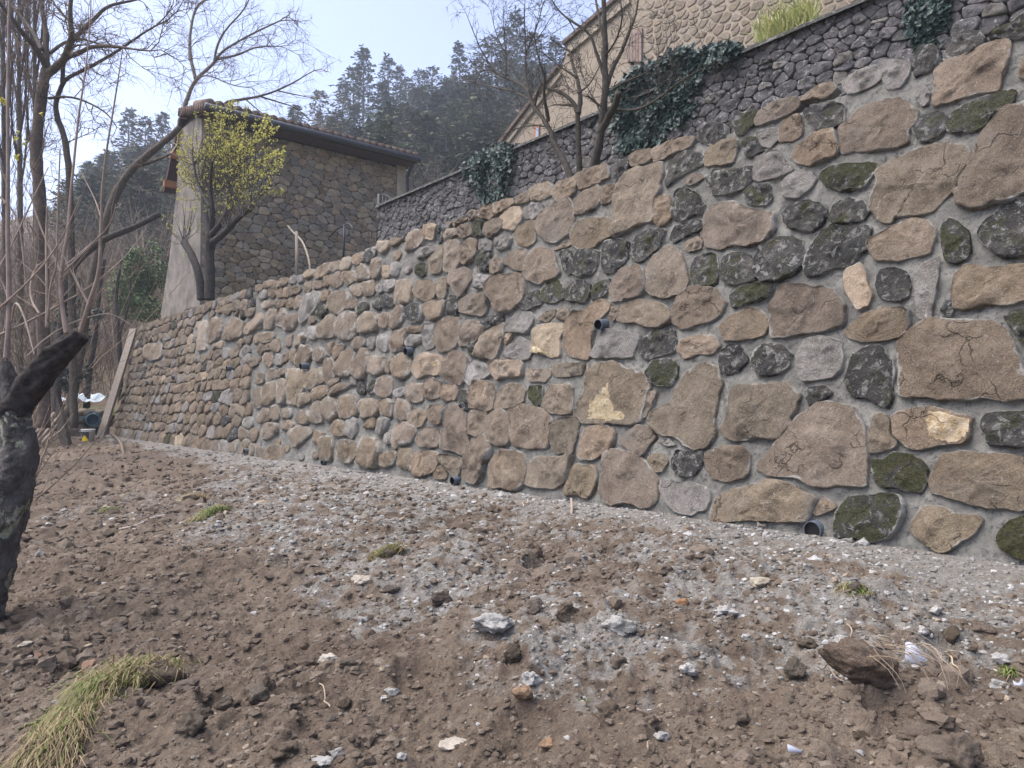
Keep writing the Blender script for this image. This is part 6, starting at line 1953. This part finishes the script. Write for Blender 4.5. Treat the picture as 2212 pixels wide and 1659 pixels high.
g = Geo(); g.tube([plane_hit(817, 530, D2 + .3), plane_hit(819, 419, D2 + .3)], .05, 6, True); g.build("post", M['iron'], GT, WL[GT.name])
for i, u in enumerate((827, 834, 841, 848)):
    g = Geo(); g.tube([plane_hit(u, 470, D2 + .9), plane_hit(u, 421 + i * 3, D2 + .9)], .014, 5, True); g.build("bar", M['iron'], GT, WL[GT.name])
g = Geo(); P, rd = smooth_line([plane_hit(u, v, D2 + .9) for u, v in [(819, 420), (835, 421), (852, 434)]], [.016] * 3); g.tube(P, rd, 5, True); g.build("top_rail", M['iron'], GT, WL[GT.name])

# ------------------------------------------------------------------ loose rocks that can be told apart
R6 = lambda x, y: (x / 3.16 / 1.15732, (1400 + y / 3.16) / 1.15732)
R7 = lambda x, y: ((640 + x / 2.304) / 1.15732, (1300 + y / 2.304) / 1.15732)
R8 = lambda x, y: ((1600 + x / 2.304) / 1.15732, (1300 + y / 2.304) / 1.15732)
M['rock_tan'] = stone_mat("dusty_tan_rock", (0.15, 0.118, 0.087), (0.225, 0.183, 0.14), (0.095, 0.073, 0.053), .7, .25, .15, 3)
M['rock_brown'] = stone_mat("earthy_brown_rock", (0.105, 0.082, 0.06), (0.165, 0.133, 0.1), (0.06, 0.045, 0.033), .8, .2, 0, 3)
M['rock_pale'] = stone_mat("pale_rock", (0.44, 0.39, 0.315), (0.58, 0.53, 0.45), (0.3, 0.255, 0.2), .6, .2, 0, 3, 0)
M['rock_orange'] = stone_mat("orange_rock", (0.24, 0.15, 0.09), (0.32, 0.215, 0.14), (0.15, 0.09, 0.055), .5, .15, 0, 3, 0)
M['lime'] = stone_mat("lime_mortar_lump", (0.6, 0.59, 0.55), (0.72, 0.71, 0.68), (0.42, 0.41, 0.38), .9, .15, 0, 3, 0)
def rock(q, w, h, mat, label, seed, scale, group=None, name="rock", hgt=.75, sub=3, sink=.32, rz=None, cat="rock"):
    u, v = q; p = ground_hit(u, v + h / scale * .35); k = (p - EYE).dot(Vector((0, _cp, _sp))) / FPX
    rx = w / scale * .62 * k; rz_ = h / scale * .62 * k * 1.1
    g = float(ground_z(p.x, p.y))
    o = lump(name, (p.x, p.y, g + rz_ * hgt * (1 - sink) * .7), rx, rx * .85 if rz is None else rz_ * 1.1, rz_ * hgt, M[mat], seed, 4 if w > 80 else sub, .55 if mat == 'lime' else .38, (0, 0, rz if rz is not None else random.Random(seed).uniform(-.5, .5)))
    return tag(o, label, cat, group)
k7 = 2.304 * 1.15732; k6 = 3.16 * 1.15732
rocks = [
 (R8(1790, 1345), 290, 175, 'rock_tan', 'largest flat tan rock at the bottom right of the soil', k7),
 (R8(1620, 1205), 185, 150, 'rock_tan', 'rounded tan rock with roots below the big brown rock', k7),
 (R8(900, 885), 110, 115, 'rock_brown', 'round brown rock left of the big root covered rock', k7),
 (R8(585, 1140), 100, 95, 'rock_tan', 'squarish tan rock in the lower right soil', k7),
 (R8(60, 1165), 90, 80, 'rock_tan', 'tan rock with two pebbles beside the white lump, lower middle', k7),
 (R8(268, 860), 100, 72, 'lime', 'flat pale mortar slab right of the middle of the soil', k7),
 (R8(490, 530), 110, 48, 'lime', 'long pale mortar piece in the dusty right patch', k7),
 (R8(690, 355), 110, 62, 'rock_pale', 'pale topped tan rock in the dust below the open pipe', k7),
 (R8(240, 472), 62, 55, 'rock_orange', 'orange brown rock in the dusty right patch', k7),
 (R8(2070, 945), 95, 95, 'lime', 'knobbly white mortar lump near the right edge', k7),
 (R8(1702, 528), 60, 58, 'lime', 'white mortar lump beside the small orange pebble', k7),
 (R8(1595, 538), 52, 36, 'rock_orange', 'small flat orange pebble on the right', k7),
 (R8(1630, 655), 55, 50, 'lime', 'white lump above the curved plastic shard', k7),
 (R8(1990, 620), 130, 85, 'rock_tan', 'half buried reddish tan rock at the right', k7),
 (R8(1800, 665), 80, 105, 'rock_brown', 'upright brown rock left of the half buried reddish one', k7),
 (R8(2080, 797), 80, 60, 'lime', 'white lump above the knobbly one near the right edge', k7),
 (R8(1180, 712), 92, 62, 'lime', 'white mortar lump just above the big root covered rock', k7),
 (R8(125, 1238), 70, 56, 'lime', 'white lump at the bottom of the tan rock trio', k7),
 (R8(855, 1010), 70, 50, 'rock_tan', 'small tilted tan rock left of the root covered rock', k7),
 (R8(615, 700), 52, 42, 'lime', 'white lump by the dark soil pocket right of the middle', k7),
 (R8(1270, 1235), 80, 55, 'rock_brown', 'brown rock below the big root covered rock', k7),
 (R8(960, 720), 110, 55, 'rock_brown', 'low earthy rock above the round brown rock', k7),
 (R7(435, 803), 112, 70, 'rock_pale', 'pale flat topped rock left of the middle of the soil', k7),
 (R7(50, 950), 110, 140, 'rock_tan', 'big dusty tan rock half sunk left of the middle', k7),
 (R7(1780, 530), 118, 92, 'rock_tan', 'angular tan rock between the pale mortar heaps', k7),
 (R7(1612, 512), 82, 102, 'rock_tan', 'upright tan rock left of the angular one in the dust', k7),
 (R7(2092, 612), 130, 112, 'lime', 'large crumbly white mortar block in the middle dust', k7),
 (R7(1370, 622), 190, 112, 'lime', 'wide crumbled pale mortar heap in the middle', k7),
 (R7(2085, 812), 118, 112, 'rock_tan', 'tan triangular rock below the crumbly white block', k7),
 (R7(1578, 932), 100, 88, 'lime', 'white mortar lump sitting above the orange tan stone', k7),
 (R7(1540, 1020), 102, 92, 'rock_orange', 'orange tan stone leaning against white mortar bits', k7),
 (R7(2028, 1100), 132, 112, 'rock_tan', 'round tan boulder near the small green leaf', k7),
 (R7(1140, 1287), 142, 78, 'rock_pale', 'long pale rock near the bottom middle', k7),
 (R7(1475, 765), 100, 110, 'rock_brown', 'smooth brown round rock in a pocket of the dust', k7),
 (R7(785, 1006), 72, 52, 'lime', 'white pebble pair left of the bottom middle, the larger one', k7),
 (R7(735, 1057), 36, 34, 'lime', 'white pebble pair left of the bottom middle, the smaller one', k7),
 (R7(840, 1402), 50, 42, 'lime', 'white pebble at the very bottom left of the middle', k7),
 (R7(165, 1340), 145, 90, 'rock_tan', 'wedge shaped tan rock at the bottom left of the middle', k7),
 (R7(506, 1030), 72, 72, 'rock_tan', 'small standing tan rock by a curved root', k7),
 (R7(460, 1332), 72, 62, 'lime', 'upper of two white mortar lumps at the bottom left', k7),
 (R7(390, 1418), 132, 45, 'lime', 'lower of two white mortar lumps at the bottom left', k7),
 (R7(1068, 458), 92, 82, 'rock_brown', 'brown clod like rock in the left part of the dust', k7),
 (R7(305, 367), 82, 50, 'rock_tan', 'left of two flat tan rocks in the pale dust', k7),
 (R7(610, 350), 92, 48, 'rock_pale', 'pale flat rock in the upper dust', k7),
 (R7(205, 1072), 82, 62, 'rock_tan', 'low tan rock right of the big dusty one', k7),
 (R7(285, 725), 46, 60, 'rock_tan', 'small upright tan pebble left of the pale flat topped rock', k7),
 (R7(1678, 1302), 82, 58, 'rock_orange', 'ochre stone near the bottom right of the middle', k7),
 (R7(520, 852), 92, 52, 'rock_brown', 'brown flat rock right below the pale flat topped rock', k7),
 (R7(780, 378), 90, 36, 'rock_brown', 'low brown slab in the pale dust', k7),
 (R7(430, 1140), 62, 56, 'rock_tan', 'small round tan rock below the curved root', k7),
 (R6(700, 850), 118, 150, 'rock_orange', 'reddish orange rock above the big grass tuft', k6),
 (R6(1510, 1320), 190, 190, 'rock_tan', 'pointed tan rock beside the dark cavity on the left', k6),
 (R6(2060, 1030), 190, 190, 'rock_tan', 'dusty tan boulder right of the dark cavity', k6),
 (R6(200, 690), 92, 56, 'rock_pale', 'pale lump near the left edge of the soil', k6),
 (R6(165, 745), 130, 80, 'rock_brown', 'brown rock under the pale lump near the left edge', k6),
 (R6(150, 1012), 142, 64, 'rock_tan', 'long flat tan rock near the left edge', k6),
 (R6(296, 766), 62, 42, 'rock_orange', 'small ochre pebble near the left edge', k6),
 (R6(1636, 742), 82, 92, 'rock_tan', 'egg shaped tan rock above the dark cavity', k6),
 (R6(1490, 1002), 152, 80, 'rock_tan', 'flat tan rock right of the big grass tuft', k6),
 (R6(560, 1480), 200, 130, 'rock_brown', 'earthy brown rock under the trailing dry grass', k6),
 (R6(830, 178), 50, 42, 'lime', 'white pebble on the brown soil upper left', k6),
 (R6(1992, 412), 60, 46, 'lime', 'white pebble on the brown soil above the egg shaped rock', k6),
 (R6(448, 1172), 52, 50, 'lime', 'bright white pebble left of the big grass tuft', k6),
 (R6(1780, 1130), 150, 110, 'rock_brown', 'brown rock bridging over the dark cavity', k6),
 (R6(1610, 1230), 150, 80, 'rock_brown', 'brown slab leaning over the pointed tan rock', k6),
 (R6(960, 1490), 90, 60, 'rock_tan', 'tan pebble below the big grass tuft', k6),
]
for i, (q, w, h, m, lab, sc) in enumerate(rocks):
    rock(q, w, h, m, lab, 300 + i, sc)
# the big brown rock with clinging roots
M['big_rock'] = stone_mat('soil_stained_rock', (0.15, 0.105, 0.07), (0.24, 0.185, 0.13), (0.075, 0.052, 0.036), .9, .1, .2, 2)
p = ground_hit(*R8(1310, 1010)); k = p.y / FPX
BR = thing("root_covered_rock", "large brown oblong rock with clinging roots in the lower right soil", "rock", p)
g_ = float(ground_z(p.x, p.y))
o = lump("body", (p.x, p.y, g_ + .05), 88 * k, 42 * k, 44 * k, M['big_rock'], 500, 5, .3, (.1, .32, -.42), BR)
rg = random.Random(501); g = Geo()
for i in range(26):
    a = Vector((p.x + rg.uniform(-.05, .3), p.y + rg.uniform(-.12, .1), g_ + rg.uniform(.1, .17)))
    pts = [a]; d = Vector((rg.uniform(.2, 1), rg.uniform(-.8, .3), rg.uniform(-.3, .3))).normalized()
    for _ in range(5): d = (d + Vector((rg.gauss(0, .4), rg.gauss(0, .3), -.25))).normalized(); pts.append(pts[-1] + d * .035)
    g.tube(pts, [.0022, .002, .0018, .0015, .0012, .001], 3)
o = g.build("roots", M['twig_pale'], BR); o['kind'] = 'stuff'
# plastic pipe shards
M['shard'] = plain("pale_grey_plastic", (0.3, 0.32, 0.37), .4, 0, 4, 0, .95)
def shard(q, w, h, label, seed, roll=0.0):
    u, v = q; p = ground_hit(u, v); k = p.y / FPX; rg = random.Random(seed)
    V = []; F = []; n = 9; r = w * k * .62
    for lay in (0, .004):
        for i in range(n):
            th = -.9 + 1.8 * i / (n - 1)
            hh = h * k * (.72 + .28 * math.sin(i * .55 + seed))
            for j in (0, 1): V.append(Vector((math.sin(th) * (r - lay), (1 - math.cos(th)) * (r - lay) + lay, j * hh)))
    for lay in (0, 1):
        b = lay * 2 * n
        for i in range(n - 1):
            f = (b + 2 * i, b + 2 * i + 2, b + 2 * i + 3, b + 2 * i + 1); F.append(f if lay == 0 else f[::-1])
    for i in range(n - 1):
        F.append((2 * i + 1, 2 * i + 3, 2 * n + 2 * i + 3, 2 * n + 2 * i + 1)); F.append((2 * i, 2 * n + 2 * i, 2 * n + 2 * i + 2, 2 * i + 2))
    o = link("pipe_shard", mesh("pipe_shard", V, F, M['shard'], True), None, Vector((p.x, p.y, float(ground_z(p.x, p.y)) + .012))); o.rotation_euler = (-.5, roll, rg.uniform(-.4, .4)); tag(o, label, "shard")
shard(R8(1605, 872), 50, 44, "curved grey plastic pipe shard standing in the soil right of the big rock", 1, .15)
shard(R8(915, 1388), 42, 16, "thin white plastic strip lying at the bottom right of the middle", 2, .3)
shard(R8(2190, 1000), 20, 20, "white plastic chip at the right edge under the knobbly lump", 3)
# twigs and roots on the soil
def ground_twig(pts, r, label, mat='twig', lift=.012, cat="twig"):
    P = []
    for u, v, *h in pts:
        q = ground_hit(u, v); P.append(Vector((q.x, q.y, float(ground_z(q.x, q.y)) + lift + (h[0] if h else 0))))
    k = P[0].y / FPX; P, rd = smooth_line(P, [r * k] * len(P)); g = Geo(); g.tube(P, rd, 6, True, 0, .2); return tag(g.build("twig", M[mat]), label, cat)
ground_twig([(238, 938, .02), (250, 955, .12), (262, 968, .1), (268, 982, .0)], 2.2, "dark forked twig sticking up where the soil meets the wall's far end", 'twig')
ground_twig([(258, 1150), (300, 1137), (330, 1122), (357, 1118)], 3, "brown stick lying on the soil at the upper left", 'pale_shoot', .01)
ground_twig([(1235, 1116, 0), (1236, 1106, .02), (1234, 1095, .06)], 3.2, "short upright twig standing in the dust at the wall foot", 'pale_shoot')
for u0, v0, lab, s_ in [(690, 1500, "curved root on the soil beside the small standing tan rock", 1), (1850, 1420, "wavy root behind the big root covered rock", 2), (2050, 1440, "root end sticking out beside the curved shard", 3), (1130, 1100, "thin bent twig in the dust by the wall foot", 4), (1770, 1440, "pale root left of the big rock", 5), (1400, 1640, "thin root at the bottom middle of the soil", 6), (1830, 1370, "short pale root in the dark soil pocket at right", 7)]:
    rg = random.Random(s_); x, y = u0, v0; pts = []
    for j in range(6): pts.append((x, y, max(0, rg.gauss(.01, .015)))); x += rg.uniform(-6, 14); y += rg.uniform(3, 14) * (1 if s_ % 2 else -.4)
    ground_twig(pts, 1.5, lab, 'twig_pale')

# ------------------------------------------------------------------ grass tufts on the soil
M['straw'] = leaf_mat("dry_straw", (0.13, 0.1, 0.055), (0.33, 0.265, 0.155), .8, .2)
M['green_blade'] = leaf_mat("fresh_green_blades", (0.09, 0.12, 0.03), (0.19, 0.22, 0.07), .7, .25)
def tuft(label, root, root_r, flow, n, ln, seed, green=.4, sod=True, w=.0022, up=.35):
    """root: picture point; flow: picture points the blades trail along"""
    rg = random.Random(seed); p = ground_hit(*root); T = thing("grass_tuft", label, "grass", p)
    k = p.y / FPX; V = []; F = []; mi = []
    fl = [ground_hit(*q) for q in flow]
    if sod:
        lump("sod", (p.x, p.y, float(ground_z(p.x, p.y)) + .02), root_r * k * 1.0, root_r * k * .8, root_r * k * .55, M['rock_brown'], seed, 3, .4, None, T)
    for i in range(n):
        t0 = rg.random() ** 1.3; j = min(len(fl) - 2, int(t0 * (len(fl) - 1))) if len(fl) > 1 else 0
        if len(fl) > 1:
            s_ = fl[j].lerp(fl[j + 1], t0 * (len(fl) - 1) - j); dr = (fl[j + 1] - fl[j]).normalized()
        else:
            s_ = fl[0]; dr = Vector((rg.gauss(0, 1), rg.gauss(0, 1), 0)).normalized()
        s_ = s_ + Vector((rg.gauss(0, root_r * k * .45), rg.gauss(0, root_r * k * .45), 0))
        s_.z = float(ground_z(s_.x, s_.y, False)) + rg.uniform(0, root_r * k * (.7 - .5 * t0))
        d = (dr + Vector((rg.gauss(0, .35), rg.gauss(0, .35), rg.uniform(-.05, up)))).normalized()
        L = ln * rg.uniform(.5, 1.2); sd = d.cross(ZUP).normalized() * w * rg.uniform(.7, 1.3)
        m = s_ + d * L * .5 + ZUP * .02; e = s_ + d * L + Vector((rg.gauss(0, .02), rg.gauss(0, .02), -.05 * L / .2))
        g0 = float(ground_z(e.x, e.y, False)) + .004; e.z = max(e.z, g0)
        b = len(V); V += [s_ - sd, s_ + sd, m + sd * .8, m - sd * .8, e]; F += [(b, b + 1, b + 2, b + 3), (b + 3, b + 2, b + 4)]
        gsel = 1 if rg.random() < green * (1.6 - abs(t0 - .35) * 2.2) else 0
        mi += [gsel, gsel]
    o = link("blades", mesh("blades", [v - p for v in V], F, [M['straw'], M['green_blade']], False, mi), T, p); o['kind'] = 'stuff'
tuft("large trailing grass tuft, green above and dry straw below, lower left", R6(1250, 985), 52, [R6(1330, 930), R6(1100, 960), R6(900, 1020), R6(700, 1150), R6(560, 1300), R6(480, 1460), R6(390, 1600)], 3800, .15, 601, .36)
tuft("dark sod clump with roots at the upper left of the soil", (410, 1088), 22, [(400, 1085), (430, 1080)], 500, .13, 602, .05, True, .003)
tuft("small green yellow grass tuft beside the dark sod clump", (462, 1112), 14, [(490, 1105), (455, 1112), (425, 1125)], 650, .14, 603, .7, False, .003)
tuft("golden brown moss tuft in the pale dust", (840, 1200), 22, [(870, 1192), (840, 1198), (805, 1206)], 800, .07, 604, .35, True, .0025)
tuft("small mossy tuft in the dust at the right", (1848, 1288), 18, [(1870, 1284), (1830, 1286)], 420, .07, 605, .6, True, .0025)
tuft("tiny green weed by the white lump at the right edge", (2180, 1468), 6, [(2180, 1462)], 60, .05, 606, 1.2, False, .004, 1.2)
tuft("tiny green sprout in the soil at the bottom middle", (1258, 1530), 5, [(1258, 1528)], 24, .03, 607, 1.5, False, .006, .8)
tuft("faint green grass patch at the upper left by the stick", (228, 1108), 12, [(250, 1105), (225, 1110)], 260, .09, 608, .9, False, .0025)

# ------------------------------------------------------------------ gravel and clods (nobody could count them)
def gravel(name, n, smin, smax, mats, weight, seed, r0=2.2, r1=26, flat=.7, kind_label=None, lift=.0, dense=False, power=2.6):
    rs = np.random.RandomState(seed)
    t = (1 + 5 ** .5) / 2
    base = np.array([(-1, t, 0), (1, t, 0), (-1, -t, 0), (1, -t, 0), (0, -1, t), (0, 1, t), (0, -1, -t), (0, 1, -t), (t, 0, -1), (t, 0, 1), (-t, 0, -1), (-t, 0, 1)]) / math.sqrt(1 + t * t)
    fc = np.array([(0, 11, 5), (0, 5, 1), (0, 1, 7), (0, 7, 10), (0, 10, 11), (1, 5, 9), (5, 11, 4), (11, 10, 2), (10, 7, 6), (7, 1, 8), (3, 9, 4), (3, 4, 2), (3, 2, 6), (3, 6, 8), (3, 8, 9), (4, 9, 5), (2, 4, 11), (6, 2, 10), (8, 6, 7), (9, 8, 1)])
    if dense:
        vs = [tuple(b_) for b_ in base]; mid = {}; nf = []
        def mp(i, j):
            key = (min(i, j), max(i, j))
            if key not in mid:
                q = (np.array(vs[i]) + np.array(vs[j])); vs.append(tuple(q / np.linalg.norm(q))); mid[key] = len(vs) - 1
            return mid[key]
        for a_, b_, c_ in fc:
            x_, y_, z_ = mp(a_, b_), mp(b_, c_), mp(c_, a_); nf += [(a_, x_, z_), (b_, y_, x_), (c_, z_, y_), (x_, y_, z_)]
        base = np.array(vs); fc = np.array(nf)
    nv = len(base)
    m = n * 6
    az = np.radians(rs.uniform(-42, 40, m)); r = np.exp(rs.uniform(math.log(r0), math.log(r1), m))
    x = np.sin(az) * r; y = np.cos(az) * r
    wd = wall_dist(x, y)
    dd = dust_at(x, y)
    keep = (wd > .02) & (rs.uniform(0, 1, m) < weight(dd, x, y))
    x, y, r = x[keep][:n], y[keep][:n], r[keep][:n]
    c = len(x)
    s = smin * (smax / smin) ** (rs.uniform(0, 1, c) ** power) * np.clip(r / 4.0, .75, 2.2)
    z = ground_z(x, y) + s * lift
    v = base[None] * (rs.uniform(.62, 1.2, (c, nv, 1)) if not dense else rs.uniform(.78, 1.15, (c, nv, 1)) * (1 + .35 * np.sin(base[None, :, 0:1] * rs.uniform(2, 5, (c, 1, 1)) + rs.uniform(0, 6, (c, 1, 1))) * np.cos(base[None, :, 1:2] * rs.uniform(2, 5, (c, 1, 1)))))
    v = v * np.stack([s * rs.uniform(.7, 1.3, c), s * rs.uniform(.7, 1.3, c), s * flat * rs.uniform(.7, 1.2, c)], -1)[:, None]
    a = rs.uniform(0, 6.28, c); ca, sa = np.cos(a)[:, None], np.sin(a)[:, None]
    X = v[..., 0] * ca - v[..., 1] * sa; Y = v[..., 0] * sa + v[..., 1] * ca
    v = np.stack([X + x[:, None], Y + y[:, None], v[..., 2] + z[:, None]], -1).reshape(-1, 3)
    f = (fc[None] + (np.arange(c) * nv)[:, None, None]).reshape(-1, 3)
    mi = np.repeat(rs.choice(len(mats), c), len(fc)) if len(mats) > 1 else None
    o = link(name, np_mesh(name, v, f, mats, False, mi)); o['kind'] = 'stuff'
    if kind_label: o['label'] = kind_label
def grit(name, c0, c1, c2):
    t = NT(name); v = t.coord(False); g = t.n("ShaderNodeNewGeometry")
    c = t.ramp(g.outputs["Random Per Island"], [(0, c0), (.6, c1), (1, c2)])
    n = t.noise(v, 140, 3, .7)
    c = t.mix(t.ramp(n, [(.35, .5), (.6, 0.0)]), c, tuple(x * .5 for x in c0))
    return t.done(c, t.bump(n, .5, .01), .95)
M['clod'] = grit("soil_clods", (.082, .063, .047), (.118, .093, .07), (.16, .132, .104))
M['pebble'] = grit("lime_pebbles", (.125, .115, .1), (.21, .205, .19), (.4, .4, .385))
M['stonelet'] = grit("tan_pebbles", (.105, .082, .06), (.165, .135, .105), (.28, .23, .17))
gravel("soil_clods", 48000, .0028, .03, [M['clod']], lambda d, x, y: (1 - .7 * d) * np.clip(wall_dist(x, y) / .7 - .35, .04, 1), 701, lift=-.15)
gravel("lime_gravel", 26000, .0024, .02, [M['pebble']], lambda d, x, y: np.clip(.018 + d ** 1.3, 0, 1), 702)
gravel("tan_pebbles", 6500, .0035, .026, [M['stonelet']], lambda d, x, y: (.25 + .3 * d) * np.clip(wall_dist(x, y) / .6 - .2, .1, 1), 703)

gravel("soil_lumps", 2600, .012, .055, [M['clod']], lambda d, x, y: (1 - .85 * d) * np.clip(wall_dist(x, y) / .7 - .6, 0, 1) * np.clip(.25 + 2.2 * fbm(x * 1.3, y * 1.3, 3, 900), 0, 1), 704, 2.2, 14, .75, None, -.25, True, 1.8)
gravel("lime_lumps", 700, .007, .03, [M['pebble']], lambda d, x, y: np.clip(.01 + d ** 2, 0, 1) * np.clip(.1 + 2.4 * fbm(x * 1.7, y * 1.7, 3, 901), 0, 1), 705, 2.2, 14, .75, None, .1, True, 2.2)
# ------------------------------------------------------------------ thin spring haze
hz_m = bpy.data.materials.new("haze_air"); hz_m.use_nodes = True
hz_m.node_tree.nodes.clear()
_o = hz_m.node_tree.nodes.new("ShaderNodeOutputMaterial"); _v = hz_m.node_tree.nodes.new("ShaderNodeVolumePrincipled")
_v.inputs["Color"].default_value = (0.8, 0.89, 1.0, 1); _v.inputs["Density"].default_value = 0.0012; _v.inputs["Anisotropy"].default_value = 0.2
hz_m.node_tree.links.new(_v.outputs[0], _o.inputs["Volume"])
v, f = box_vf((-420, -70, -6), (840, 0, 0), (0, 320, 0), (0, 0, 90))
o = simple("haze", v, f, hz_m); o['kind'] = 'stuff'
